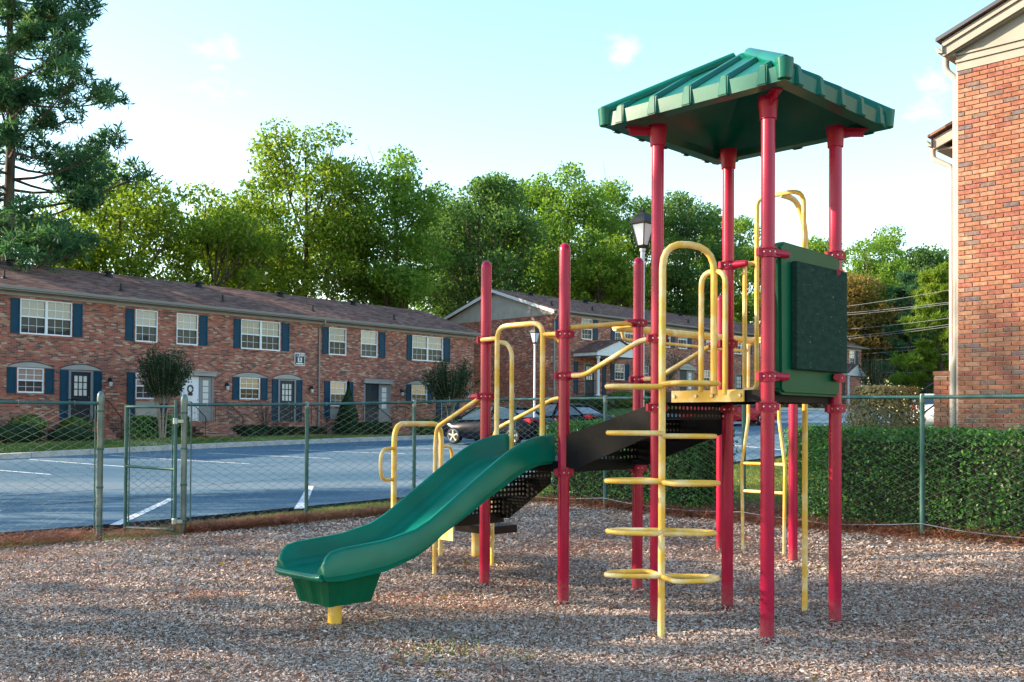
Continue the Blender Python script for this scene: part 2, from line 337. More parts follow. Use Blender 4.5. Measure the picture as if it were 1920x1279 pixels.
m_dirt = groundmat('ground_soil', [(.3,(.05,.045,.02)),(.5,(.075,.06,.03)),(.7,(.10,.075,.045))], 3)
m_straw = groundmat('pine_straw_bed', [(.3,(.055,.024,.014)),(.5,(.12,.055,.032)),(.7,(.18,.09,.055))], 20, bump=1)
GREEN = lambda a, b, c: [(.0, a), (.5, b), (1.0, c)]
m_chip = tintmat('wood_chips', [(.0,(.07,.035,.026)),(.22,(.27,.160,.118)),(.45,(.43,.33,.27)),(.72,(.59,.485,.42)),(1.0,(.85,.76,.69))], .9)
m_needle = tintmat('dry_pine_needles', [(.0,(.13,.036,.016)),(.5,(.33,.105,.05)),(1.0,(.46,.20,.11))], .8)
m_grass = tintmat('grass_blades', GREEN((.055,.095,.020),(.115,.175,.040),(.25,.26,.09)), .6, .3)
m_hedge = tintmat('hedge_leaves', [(.0,(.015,.062,.012)),(.5,(.052,.175,.032)),(.85,(.14,.36,.055)),(1.0,(.34,.54,.11))], .42, .3, spec=.3)
m_hedgeb = tintmat('bronze_shrub_leaves', GREEN((.075,.09,.03),(.19,.155,.06),(.33,.24,.11)), .5, .22)
m_dkshrub = tintmat('dark_shrub_leaves', GREEN((.010,.026,.012),(.024,.058,.022),(.06,.105,.035)), .55, .18, spec=.15)
m_ltshrub = tintmat('yellow_green_shrub_leaves', GREEN((.04,.08,.012),(.09,.16,.025),(.20,.24,.05)), .5, .25)
m_lfyel = tintmat('yellow_green_leaves', GREEN((.065,.120,.018),(.145,.220,.030),(.29,.335,.06)), .6, .46, spec=.12)
m_lfmid = tintmat('green_leaves', GREEN((.060,.120,.028),(.125,.225,.042),(.23,.33,.075)), .6, .5, spec=.12)
m_lfdk = tintmat('dark_oak_leaves', GREEN((.036,.085,.034),(.085,.165,.055),(.165,.25,.08)), .6, .45, spec=.12)
m_lfpine = tintmat('pine_needles', GREEN((.022,.068,.042),(.058,.140,.074),(.14,.22,.09)), .6, .4, spec=.12)
m_lfor = tintmat('autumn_leaves', GREEN((.09,.10,.02),(.22,.16,.05),(.38,.21,.10)), .6, .4, spec=.12)
m_lfmyr = tintmat('purple_green_leaves', GREEN((.014,.034,.016),(.030,.062,.028),(.065,.09,.04)), .55, .2, spec=.15)

m_drip = M('grey_drip_edge', (.055,.065,.085), None, rough=.5)

def claymat(c, i):
    m, n, l, p, o = nodes('clay_brick'); p.inputs['Roughness'].default_value = .85; p.inputs['Specular IOR Level'].default_value = .2
    oi = n.new('ShaderNodeObjectInfo'); tc = n.new('ShaderNodeTexCoord'); va = n.new('ShaderNodeVectorMath'); va.operation = 'ADD'
    sc_ = n.new('ShaderNodeVectorMath'); sc_.operation = 'SCALE'; sc_.inputs[0].default_value = (37, 11, 53); l.new(oi.outputs['Random'], sc_.inputs['Scale'])
    l.new(tc.outputs['Object'], va.inputs[0]); l.new(sc_.outputs[0], va.inputs[1])
    nz = n.new('ShaderNodeTexNoise'); nz.inputs['Scale'].default_value = 16; nz.inputs['Detail'].default_value = 7; l.new(va.outputs[0], nz.inputs['Vector'])
    r = ramp(n, [(.25, tuple(x * .62 for x in c)), (.5, c), (.75, tuple(min(1, x * 1.25 + .02) for x in c))]); l.new(nz.outputs['Fac'], r.inputs['Fac'])
    mr = n.new('ShaderNodeMapRange'); mr.inputs[3].default_value = .88; mr.inputs[4].default_value = 1.12; l.new(oi.outputs['Random'], mr.inputs[0])
    h = n.new('ShaderNodeHueSaturation'); l.new(mr.outputs[0], h.inputs['Value']); l.new(r.outputs[0], h.inputs['Color']); l.new(h.outputs[0], p.inputs['Base Color'])
    b = n.new('ShaderNodeBump'); b.inputs['Strength'].default_value = .5; b.inputs['Distance'].default_value = .006; l.new(nz.outputs['Fac'], b.inputs['Height']); l.new(b.outputs[0], p.inputs['Normal'])
    return m
m_bricks = [claymat(c, i) for i, c in enumerate(brick_cols)]

# ================================================================== terrain height: thin-plate spline through measured points
CP = np.array([(0,3,0),(-4,4,0),(4,4,0),(1.6,7,0),(.3,7.7,0),(2.6,10,.02),(-.5,8.9,.05),(-1.2,6.7,.055),(-4.8,11.75,.02),(-4.05,12.4,.02),(-2.77,13.56,.06),
 (1.31,14.08,.22),(4.5,11,.19),(0,15.6,.2),(6.5,9,.2),(6.5,14.6,.32),(-6.2,12.4,0),(-2.07,17.4,.05),(-15.8,31,.14),(-3.1,45,.64),(-2,38,.52),(11.6,47,1.28),
 (6,26,.32),(14,38,.98),(-18,37,.40),(-10,50,.62),(-3.5,57.5,.75),(2.5,61,2.0),(15,75,2.3),(31,91,2.5),(-25,20,-.15),(-12,6,-.04),(0,120,2.6),(-60,60,.2),
 (60,60,2.2),(-40,120,1.2),(40,130,2.6),(0,-20,0),(-50,-10,-.1),(50,-10,.5),(14,8,.3),(20,40,1.2)], float)
def _U(r2): return np.where(r2 > 0, r2 * np.log(np.maximum(r2, 1e-12)), 0)
_n = len(CP); _K = _U(((CP[:, None, :2] - CP[None, :, :2])**2).sum(-1)); _Pm = np.c_[np.ones(_n), CP[:, :2]]
_A = np.zeros((_n+3, _n+3)); _A[:_n, :_n] = _K + np.eye(_n) * .8; _A[:_n, _n:] = _Pm; _A[_n:, :_n] = _Pm.T
_W = np.linalg.solve(_A, np.r_[CP[:, 2], 0, 0, 0])
def Hn(x, y):
    x = np.clip(np.asarray(x, float), -60, 60); y = np.clip(np.asarray(y, float), -20, 125); sh = x.shape
    xf, yf = x.ravel(), y.ravel(); out = np.empty_like(xf)
    for a in range(0, len(xf), 20000):
        X, Y = xf[a:a+20000], yf[a:a+20000]
        out[a:a+20000] = _U((X[:, None] - CP[:, 0])**2 + (Y[:, None] - CP[:, 1])**2) @ _W[:_n] + _W[_n] + _W[_n+1] * X + _W[_n+2] * Y
    return out.reshape(sh)
def H(x, y): return float(Hn(np.array([x]), np.array([y]))[0])
def grid_sheet(name, X, Y, Z, mat, kind='structure', label=None, cat=None):
    nu, nv = X.shape; V = np.stack([X.ravel(), Y.ravel(), Z.ravel()], 1); i, j = np.meshgrid(np.arange(nu-1), np.arange(nv-1), indexing='ij'); a = (i * nv + j).ravel()
    F = np.stack([a, a + nv, a + nv + 1, a + 1], 1)
    o = npmesh(name, V, F, mat, kind=kind, smooth=True); return put(o, label, cat)
def ruled(name, A, B, nv, mat, off, sub=6, **k):
    """sheet between two polylines, following the terrain"""
    def dens(P):
        out = []
        for p, q in zip(P[:-1], P[1:]): out += [tuple(np.array(p) + (np.array(q) - np.array(p)) * t / sub) for t in range(sub)]
        return np.array(out + [P[-1]])
    a, b = dens(A), dens(B); t = np.linspace(0, 1, nv + 1); P = a[:, None] * (1 - t)[None, :, None] + b[:, None] * t[None, :, None]
    return grid_sheet(name, P[..., 0], P[..., 1], Hn(P[..., 0], P[..., 1]) + off, mat, **k)
gx = np.r_[-900, -500, -250, -130, np.arange(-80, 80.1, 2.0), 130, 250, 500, 900]; gy = np.r_[-900, -300, -100, np.arange(-24, 130.1, 2.0), 170, 250, 500, 900]
GX, GY = np.meshgrid(gx, gy, indexing='ij')
grid_sheet('ground', GX, GY, Hn(GX, GY) - .16, m_dirt, label='bare soil and leaf litter under the whole neighbourhood')
NEAR = [(-26,-8),(-12,5.9),(-6.2,12.1),(-2.07,17.4),(2,22),(6,27.2),(14,36),(28,50)]
FAR = [(-44,0),(-30,15.2),(-15.8,31),(-9.5,38),(-3.1,45),(4,52),(14,61),(28,73)]
FENCE = [(-22,-3.4),(-10,7.18),(-4.82,11.75),(-2.77,13.56),(0,15.6),(3.2,12.3),(6.5,9.05),(14,1.7)]
t_ = np.linspace(0, 1, 81); q00, q10, q11, q01 = map(np.array, [(0,15.55),(-19,-1.1),(0,-18),(15,.8)])
PX = (q00[None,None]*(1-t_)[:,None,None]*(1-t_)[None,:,None] + q10[None,None]*t_[:,None,None]*(1-t_)[None,:,None] + q11[None,None]*t_[:,None,None]*t_[None,:,None] + q01[None,None]*(1-t_)[:,None,None]*t_[None,:,None])
grid_sheet('playground_ground', PX[..., 0], PX[..., 1], Hn(PX[..., 0], PX[..., 1]) - .012, m_mulch, label='wood chip play surface bed')
ruled('lawn', FENCE[:5], NEAR[:5], 8, m_lawn, -.05, label='narrow grass strip between fence and parking lot')
ruled('lawn', [(0,15.6),(3.2,12.3),(6.5,9.05),(14,1.7)], [(2,22.1),(6,27.3),(14,36.1),(28,50.1)], 16, m_lawn, -.04, label='grass behind the hedges and the right fence')
ruled('asphalt_lot', NEAR, FAR, 24, m_asph, .035, label='blue grey asphalt parking lot')
e_ = MB()
for p, q in zip(NEAR[:-1], NEAR[1:]):
    for k in range(8):
        a = np.array(p) + (np.array(q) - p) * k / 8; b = np.array(p) + (np.array(q) - p) * (k+1) / 8
        e_.quad((a[0], a[1], H(*a)-.14), (b[0], b[1], H(*b)-.14), (b[0], b[1], H(*b)+.034), (a[0], a[1], H(*a)+.034))
put(e_.build('asphalt_edge', m_darkside), 'dark broken edge of the asphalt beside the grass strip', kind='structure')
# far kerb, lawn and walks in front of the left building
P0 = np.array([-20.2, 39.6]); U1 = np.array([.668, .744]); V1 = np.array([-.744, .668])
def B1p(x, y): return P0 + U1 * x + V1 * y
k_ = MB()
for p, q in zip(FAR[1:-1], FAR[2:]):
    for k in range(10):
        a = np.array(p) + (np.array(q) - p) * k / 10; b = np.array(p) + (np.array(q) - p) * (k + .985) / 10
        w = np.array([-(b-a)[1], (b-a)[0]]); w = w / np.linalg.norm(w) * .42
        k_.prism([(a[0],a[1],H(*a)-.05),(b[0],b[1],H(*b)-.05),(b[0]+w[0],b[1]+w[1],H(*b)-.05),(a[0]+w[0],a[1]+w[1],H(*a)-.05)], (0,0,.25))
put(k_.build('kerb', m_conc), 'pale concrete kerb along the far side of the lot', kind='structure')
ruled('lawn', [tuple(np.array(p) + (-.25,.25)) for p in FAR[1:6]], [tuple(B1p(x, 4)) for x in (-22,-2,8,16.5,27)], 12, m_lawn, .09, label='lawn in front of the left brick building')
ruled('lawn', [(3.8,52.3),(14,61.3),(28,73.3)], [(-2,66),(20,86),(38,100)], 10, m_lawn, .06, label='sloping lawn in front of the far brick building')
for x0, x1, y1 in [(2.75,3.75,-2.7),(7.9,9.1,-2.7),(12.6,13.7,-2.7),(18.6,19.8,-2.7),(24.2,25.2,-2.7)]:
    A_ = [tuple(B1p(x0, y1)), tuple(B1p(x1, y1))]
    def kerbhit(x):   # straight walk out to the kerb
        for s_ in np.arange(3, 16, .1):
            p = B1p(x, -s_); 
            if np.dot(p - np.array(FAR[2]), np.array([.744,-.668])) > -.42: return tuple(p)
    ruled('walkway', A_, [kerbhit(x0), kerbhit(x1)], 10, m_conc, .105, sub=2, label='concrete walk from a stoop to the kerb')
# painted stall lines (metres, on the lot)
def stripe(a, b, w, group='parking stall lines', label='thin white parking stall line'):
    a, b = np.array(a, float), np.array(b, float); n = np.array([-(b-a)[1], (b-a)[0]]); n = n / np.linalg.norm(n) * w / 2
    A = [tuple(a + n), tuple(b + n)]; B = [tuple(a - n), tuple(b - n)]
    o = ruled('painted_line', A, B, 1, m_paint, .041, sub=8); return put(o, label)
for a_, b_, w_ in [((-17.2,29.3),(-11.64,25.35),.10),((-14.9,31.0),(-9.71,27.34),.10),((-13.12,32.72),(-7.6,29.03),.10),((-10.3,33.85),(-5.59,31.05),.10),((-7.91,35.38),(-3.5,33.03),.10),
                 ((-5.81,37.21),(-1.6,35.1),.10),((-3.9,39.6),(.7,37.3),.10),((-1.2,41.8),(3.2,39.4),.10),((6.9,36.9),(9.6,28.4),.12),((11.5,41),(14.6,33.5),.12)]:
    stripe(a_, b_, w_)
stripe((-5.15,13.05),(-6.18,18.3),.14, label='broad white line slanting away behind the gate'); stripe((-3.23,15.26),(-4.25,21.2),.15, label='broad white line slanting away behind the middle fence post'); stripe((-9.6,14.2),(-7.98,15.75),.14, label='broad white line at the left edge near the fence')

for a_, b_, w_ in [((-16,13.0),(-4,24.6),.05),((-11.5,13.5),(3.5,28.6),.035),((-17,19),(2,36.5),.03),((-8,18.5),(-4.2,20.0),.02),((-9.5,24.2),(-6.5,22.2),.02)]:
    a_, b_ = np.array(a_), np.array(b_); n_ = np.array([-(b_-a_)[1], (b_-a_)[0]]); n_ = n_ / np.linalg.norm(n_)
    t = np.linspace(0, 1, 60); wv = .10*np.sin(t*23) + .05*np.sin(t*61+1) + RNG.normal(size=60)*.02; Pm_ = a_ + (b_-a_)*t[:,None] + n_*wv[:,None]; ww = w_*.5*(.5+RNG.random(60))
    ruled('asphalt_crack', [tuple(q) for q in Pm_ + n_*ww[:,None]], [tuple(q) for q in Pm_ - n_*ww[:,None]], 1, m_darkside, .0395, sub=1, label='dark sealed crack across the parking lot')

# ================================================================== building kit (local x along the front, y into the house, z up)
def wall_holes(mb, x0, x1, z0, z1, holes, y=0.0, rev=.10):
    xs = sorted({x0, x1, *[h[0] for h in holes], *[h[1] for h in holes]}); zs = sorted({z0, z1, *[h[2] for h in holes], *[h[3] for h in holes]})
    for a, b in zip(xs[:-1], xs[1:]):
        for c, d in zip(zs[:-1], zs[1:]):
            if not any(h[0] <= a + 1e-6 and h[1] >= b - 1e-6 and h[2] <= c + 1e-6 and h[3] >= d - 1e-6 for h in holes):
                mb.quad((a,y,c),(b,y,c),(b,y,d),(a,y,d))
    for a, b, c, d in holes:
        mb.quad((a,y,c),(a,y+rev,c),(a,y+rev,d),(a,y,d)); mb.quad((b,y,c),(b,y,d),(b,y+rev,d),(b,y+rev,c))
        mb.quad((a,y,d),(a,y+rev,d),(b,y+rev,d),(b,y,d)); mb.quad((a,y,c),(b,y,c),(b,y+rev,c),(a,y+rev,c))
def window(B, x0, x1, z0, z1, double=False, cols=None, sill=True, panel=None):
    g = MB(); zm = (z0 + z1) / 2; y = .068
    n = 2 if double else 1; w = (x1 - x0) / n; cols = cols or (3 if not double else 3)
    g.cur = 0; g.quad((x0,y,zm),(x1,y,zm),(x1,y,z1),(x0,y,z1)); g.cur = 1; g.quad((x0,y+.02,z0),(x1,y+.02,z0),(x1,y+.02,zm),(x0,y+.02,zm))
    p = g.build('window', [m_glu, m_gll], B, fix=False)
    f = MB(); t = .05
    for k in range(n):
        a, b = x0 + k * w, x0 + (k+1) * w
        f.box(a, a+t, .012, .10, z0, z1); f.box(b-t, b, .012, .10, z0, z1); f.box(a+t, b-t, .012, .10, z1-t, z1); f.box(a+t, b-t, .012, .10, z0, z0+t*1.2)
        f.box(a+t, b-t, .025, .10, zm-.028, zm+.028)
    f.build('frame', m_white, p)
    q = MB()
    for k in range(n):
        a, b = x0 + k * w + t, x0 + (k+1) * w - t
        for i in range(1, cols): x = a + (b-a) * i / cols; q.box(x-.013, x+.009, .055, .0675, zm+.028, z1-t); q.box(x-.007, x+.007, .072, .0875, z0+t, zm-.028)
        zz = (zm + z1 - t) / 2; q.box(a, b, .054, .0670, zz-.013, zz+.009); zz = (zm + z0) / 2; q.box(a, b, .072, .0870, zz-.007, zz+.007)
    q.build('muntin', m_white, p)
    if sill: MB().box(x0-.06, x1+.06, -.05, .05, z0-.085, z0-.004).build('sill', m_brick, p)
    return p
def shutter(B, x0, x1, z0, z1, rails=(.5,)):
    s = MB().box(x0, x1, -.028, -.003, z0, z1); t = .055
    s.box(x0, x0+t, -.045, -.029, z0, z1); s.box(x1-t, x1, -.045, -.029, z0, z1)
    zs = [z0, *[z0 + (z1-z0) * r for r in rails], z1]
    for i, z in enumerate(zs):
        a = z if i == 0 else (z - .06 if i == len(zs)-1 else z - .03); s.box(x0+t, x1-t, -.044, -.029, a, a + .06)
    s.build('shutter', m_navy, B)
def arch(B, x0, x1, z0, rise):
    pts = [(x0, -.02, z0)] + [(x0 + (x1-x0) * k / 14, -.02, z0 + .02 + rise * (1 - (2*k/14 - 1)**2)) for k in range(15)] + [(x1, -.02, z0)]
    MB().prism(pts, (0, .03, 0)).build('arch_panel', m_trim, B)
    r = MB(); P = [Vector(p) for p in pts[1:-1]]
    for a, b in zip(P[:-1], P[1:]): r.prism([a + Vector((0,-.012,.001)), b + Vector((0,-.012,.001)), b + Vector((0,-.012,.035)), a + Vector((0,-.012,.035))], (0,.04,0))
    r.build('arch_moulding', m_navyd, B)
def glazed_door(B, x0, x1, z0, z1, mat=None):
    d = MB().box(x0, x1, .05, .09, z0, z1); mat = mat or m_navyd
    zg0, zg1, a, b = z0 + (z1-z0)*.50, z1 - .14, x0 + .13, x1 - .13
    for i in range(4): x = a + (b-a)*i/3; d.box(x-.02, x+.02, .025, .049, zg0-.02, zg1+.02)
    for i in range(4): z = zg0 + (zg1-zg0)*i/3; d.box(a+.001, b-.001, .027, .0485, z-.02, z+.02)
    zc0, zc1 = z0 + .12, zg0 - .14; t = .035    # cross buck below the lights
    for p, q in (((a, zc0), (b, zc1)), ((a, zc1), (b, zc0))):
        v = Vector((q[0]-p[0], 0, q[1]-p[1])); nrm = Vector((-v.z, 0, v.x)).normalized() * t
        d.prism([Vector((p[0],.034,p[1]))-nrm, Vector((q[0],.034,q[1]))-nrm, Vector((q[0],.034,q[1]))+nrm, Vector((p[0],.034,p[1]))+nrm], (0,.014,0))
    d.box(a-.03, b+.03, .030, .0495, zc1, zc1+.05); d.box(a-.03, b+.03, .030, .0495, zc0-.05, zc0)
    o = d.build('door', mat, B)
    pn = MB()
    pn.quad((a,.0465,zg0),(b,.0465,zg0),(b,.0465,zg1),(a,.0465,zg1)); pn.build('pane', m_curtain, o, fix=False)
    MB().lathe([(.0,0),(.03,.005),(.034,.02),(.0,.05)], (x1-.08, .01, z0+.95), 8).build('handle', m_galv, o)
    fr = MB(); fr.box(x0-.10, x0, -.01, .10, z0, z1+.06); fr.box(x1, x1+.10, -.01, .10, z0, z1+.06); fr.box(x0, x1, -.01, .10, z1, z1+.06); fr.build('door_frame', m_grayd, B)
    return o
def panel_door(B, x0, x1, xs, z0, z1, mat, label=None):
    """six-panel door with a sidelight up to xs and a flat head"""
    d = MB().box(x0, x1, .05, .09, z0, z1); w = x1 - x0
    for i in range(2):
        for zz0, zz1 in ((.08,.34),(.38,.74),(.79,.94)):
            a, b = x0 + w*(.14 + .40*i), x0 + w*(.46 + .40*i); d.box(a, b, .040, .0495, z0+(z1-z0)*zz0, z0+(z1-z0)*zz1)
    o = d.build('door', mat, B); 
    if label: o['label'] = label
    MB().lathe([(.0,0),(.03,.005),(.034,.02),(.0,.05)], (x1-.08, .01, z0+.95), 8).build('handle', m_galv, o)
    s = MB().box(x1, xs, .02, .09, z0, z1); sl = s.build('sidelight', m_grayd, B)
    pn = MB(); a, b = x1 + (xs-x1)*.28, xs - (xs-x1)*.28
    for k in range(4): za = z0 + (z1-z0)*(.36 + .145*k); pn.box(a, b, .012, .0195, za, za + (z1-z0)*.125)
    pn.build('pane', m_curtain, sl)
    h = MB().box(x0-.16, xs+.14, -.16, .05, z1+.03, z1+.20); h.box(x0-.20, xs+.18, -.20, .05, z1+.201, z1+.25); h.build('door_head', m_trim, B)
    fr = MB(); fr.box(x0-.09, x0, -.01, .10, z0, z1); fr.box(xs, xs+.08, -.01, .10, z0, z1); fr.build('door_frame', m_grayd, B)
def wall_lamp(B, x, z):
    l = MB().box(x-.05, x+.05, -.03, -.002, z-.08, z+.12); l.tube([(x,-.03,z+.08),(x,-.12,z+.14),(x,-.16,z+.06)], .012, 6)
    l.lathe([(.0,.14),(.03,.12),(.10,.02),(.095,.0),(.0,.0)], (x, -.16, z-.05), 8); o = l.build('wall_lamp', m_iron, B)
    MB().lathe([(.085,-.005),(.06,-.18),(.0,-.2)], (x, -.16, z-.05), 8).build('lamp_glass', m_lampw, o)
def stoop(B, x0, x1, zf, zg, n=5):
    """brick landing and steps down towards the lot, with iron handrails"""
    d0 = 1.15; MB().box(x0-.25, x1+.25, -d0, -.012, zg-.3, zf-.06).build('landing', m_brick, B)
    rz = (zf - zg) / n
    for k in range(1, n):
        MB().box(x0-.10, x1+.10, -d0-.30*k, -d0-.30*(k-1)-.004, zg-.3, zf-.06-rz*k).build('step', m_brick, B)
    for xx in (x0-.2, x1+.2):
        r = MB(); yb = -d0-.30*(n-1); za = zf + .85; zb = zg + .9
        r.tube(fillet([(xx,-.1,za),(xx,-d0,za),(xx,yb,zb),(xx,yb-.12,zb-.2)], .12), .018, 6)
        r.tube([(xx,-d0,zf-.06),(xx,-d0,za)], .016, 6); r.tube([(xx,yb,zg-.1),(xx,yb,zb)], .016, 6); r.tube([(xx,-.1,zf-.06),(xx,-.1,za)], .014, 6)
        for k in range(1, 17):
            t = k / 17; y = -.1 + (yb + .1) * t
            zt = za if y > -d0 else za + (zb - za) * (y + d0) / (yb + d0); zo = zf - .02 if y > -d0 else zf - .02 + (zg + .1 - zf) * (y + d0) / (yb + d0)
            r.tube([(xx,y,zo+.06),(xx,y,zt)], .007, 4)
        r.build('iron_railing', m_iron, B)
def gutter(mb, x0, x1, y, z):
    mb.prism([(x0,y,z),(x0,y-.10,z+.02),(x0,y-.13,z+.12),(x0,y-.11,z+.12),(x0,y-.09,z+.035),(x0,y-.012,z+.03),(x0,y-.012,z+.12),(x0,y,z+.12)], (x1-x0,0,0))
def roof_plane(pts, th): 
    m = MB(); m.prism(pts, (0, 0, -th)); return m

# ------------------------------------------------------------------ left building
zf, zb, ze = 1.40, .15, 6.40
B1 = thing('apartment_building', 'long two-storey red brick apartment row with navy shutters, across the lot on the left', 'apartment building', (P0[0], P0[1], 0), math.atan2(U1[1], U1[0]))
UPD = [(.70,2.80,.33,.68,2.83,3.22),(10.89,13.12,10.48,10.86,13.2,13.62),(21.88,24.26,21.46,21.84,24.32,24.80)]     # double windows and their two shutters
UPS = [(5.58,6.63,5.12,5.50,0),(7.54,8.62,8.68,9.08,0),(16.10,17.24,15.68,16.06,0),(18.21,19.36,19.44,19.88,0)]
LOW = [(.62,1.67,2.49),(5.62,6.74,2.35),(10.85,11.98,2.45),(16.22,17.28,2.2),(21.85,23.05,2.45)]
DOORS = [(2.78,3.62),(13.12,13.98),(24.22,25.12)]; PDOORS = [(7.83,8.72,9.36),(18.53,19.50,20.22)]
holes = [(a, b, 4.86, 6.28) for a, b, *_ in UPD] + [(a, b, 4.86, 6.28) for a, b, *_ in UPS] + [(a, b, z, 3.50) for a, b, z in LOW] \
      + [(a-.1, b+.1, zf, 3.49) for a, b in DOORS] + [(a-.09, c+.08, zf, 3.46) for a, b, c in PDOORS]
w = MB(); wall_holes(w, -9, 26.8, zb - .5, ze, holes); w.box(-9, 26.8, .3, 9.6, zb - .5, ze + .2)
w.box(26.55, 26.798, .002, .32, zb-.5, ze-.002)
w.build('wall', m_brick, B1, fix=False)
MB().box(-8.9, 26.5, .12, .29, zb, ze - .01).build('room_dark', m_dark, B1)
ridge_z, ry = 8.42, 4.8; ov = .42
rf = MB(); rf.prism([(-9.4,-ov,ze+.28),(27.2,-ov,ze+.28),(27.2,ry,ridge_z),(-9.4,ry,ridge_z)], (0,0,-.06)); rf.prism([(-9.4,ry,ridge_z),(27.2,ry,ridge_z),(27.2,2*ry+ov,ze+.28),(-9.4,2*ry+ov,ze+.28)], (0,0,-.06))
roof1 = rf.build('roof', m_shingle, B1)
tri = MB(); tri.prism([(26.78,0,ze+.2),(26.78,2*ry,ze+.2),(26.78,ry,ridge_z-.07)], (-.1,0,0)); tri.build('gable_wall', m_trim, B1)
f = MB(); f.box(-9, 26.86, -.03, -.002, ze-.02, ze+.17); f.box(-9.4, 27.1, -ov+.001, .0, ze+.171, ze+.20); f.box(-9.4, 27.15, -ov-.02, -ov, ze+.12, ze+.29); f.build('eave_board', m_trim, B1)
g = MB(); gutter(g, -9.4, 27.2, -ov-.022, ze+.15); g.build('gutter', m_gutter, B1)
d = MB(); d.tube(fillet([(15.45,-ov-.09,ze+.16),(15.45,-ov-.09,ze-.02),(15.45,-.06,ze-.22),(15.45,-.06,zb+.2)], .06), .045, 8); d.build('downspout', m_gutter, B1)
for x, y in [(.45,1.0),(5.4,1.0),(10.5,1.0),(15.8,1.0),(21.4,1.0),(1.8,4.0),(6.3,4.0),(11,4.0),(15.9,4.0),(20.9,4.0)]:
    z = ze + .28 + (y + ov) / (ry + ov) * (ridge_z - ze - .28)
    v = MB()
    if y < 2: v.lathe([(.16,-.08),(.12,.02),(.05,.06),(.05,.30),(.0,.30)], (x, y, z), 8)
    else: v.lathe([(.24,-.1),(.2,.06),(.13,.10),(.13,.16),(.24,.17),(.22,.24),(.0,.26)], (x, y, z), 8)
    v.build('roof_vent', m_iron, roof1)
for a, b, s0, s1, s2, s3 in UPD: window(B1, a, b, 4.86, 6.28, True); shutter(B1, s0, s1, 4.88, 6.27); shutter(B1, s2, s3, 4.88, 6.27)
for a, b, s0, s1, _ in UPS: window(B1, a, b, 4.86, 6.28); shutter(B1, s0, s1, 4.88, 6.27)
for i, (a, b, z) in enumerate(LOW):
    window(B1, a, b, z, 3.50); zs = z - .02 if i not in (1, 3) else 1.55
    shutter(B1, a-.40, a-.05, zs, 3.50, (.55,)); shutter(B1, b+.05, b+.40, zs, 3.50, (.55,))
    if i in (1, 3): MB().box(a+.0, b-.0, -.02, -.002, 1.55, z-.09).build('apron_panel', m_trim, B1)
    if i not in (1, 3): arch(B1, a-.38, b+.38, 3.52, .19)
for a, b in DOORS:
    glazed_door(B1, a, b, zf, 3.42); arch(B1, a-.45, b+.45, 3.51, .20); shutter(B1, a-.46, a-.12, zf+.02, 3.48, (.33,.62)); shutter(B1, b+.12, b+.46, zf+.02, 3.48, (.33,.62))
panel_door(B1, 7.83, 8.72, 9.36, zf, 3.44, m_white, 'white six-panel front door with a small wreath'); panel_door(B1, 18.53, 19.5, 20.22, zf, 3.44, m_navyd, 'dark blue six-panel front door')
wr = MB(); wr.tube([(8.275+.13*math.cos(a), .03, 2.86+.16*math.sin(a)) for a in np.linspace(0, 6.1, 14)], .035, 6); wr.box(8.16, 8.39, .02, .035, 2.56, 2.68); wr.build('door_wreath', m_bark, B1)
for x in (4.42, 10.1, 14.95, 21.05, 26.2): wall_lamp(B1, x, 3.10)
for a, b in [(2.78,3.62),(7.83,9.3),(13.12,13.98),(18.53,20.2),(24.22,25.12)]:
    xm, ym = B1p((a+b)/2, -2.4); stoop(B1, a, b, zf, H(xm, ym) + .1)
def text_mesh(s, size, mat, parent, loc, name='lettering', align='CENTER', ext=.004):
    c = bpy.data.curves.new(name, 'FONT'); c.body = s; c.size = size; c.extrude = ext; c.align_x = align; c.align_y = 'CENTER'; c.offset = size * .012
    t = bpy.data.objects.new('tmp', c); COL.objects.link(t); bpy.context.view_layer.update()
    me = bpy.data.meshes.new_from_object(t.evaluated_get(bpy.context.evaluated_depsgraph_get())); bpy.data.objects.remove(t)
    me.materials.clear(); me.materials.append(mat); me.transform(Matrix.Translation(loc) @ Matrix.Rotation(R(90), 4, 'X')); o = bpy.data.objects.new(name, me); COL.objects.link(o); o.parent = parent; return o
sg = thing('address_sign', 'small dark address plaque reading 1349 B on the brick wall', 'sign', (*B1p(14.27, 0), 0), math.atan2(U1[1], U1[0]))
def rr(x0, x1, z0, z1, y, th): return MB().prism([(x0,y,z0+.03),(x0+.03,y,z0),(x1-.03,y,z0),(x1,y,z0+.03),(x1,y,z1-.03),(x1-.03,y,z1),(x0+.03,y,z1),(x0,y,z1-.03)], (0,th,0))
rr(-.31,.31,4.20,4.84,-.030,.026).build('border', m_white, sg); rr(-.28,.28,4.23,4.81,-.036,.005).build('plate', m_grayd if False else m_navyd, sg)
text_mesh('1349', .235, m_white, sg, (0, -.041, 4.715)); MB().box(-.125,.125,-.041,-.0365,4.37,4.60).build('letter_square', m_white, sg)
text_mesh('B', .24, m_navyd, sg, (0, -.046, 4.485)); MB().box(-.22,.22,-.041,-.0365,4.265,4.325).build('name_strip', m_white, sg)

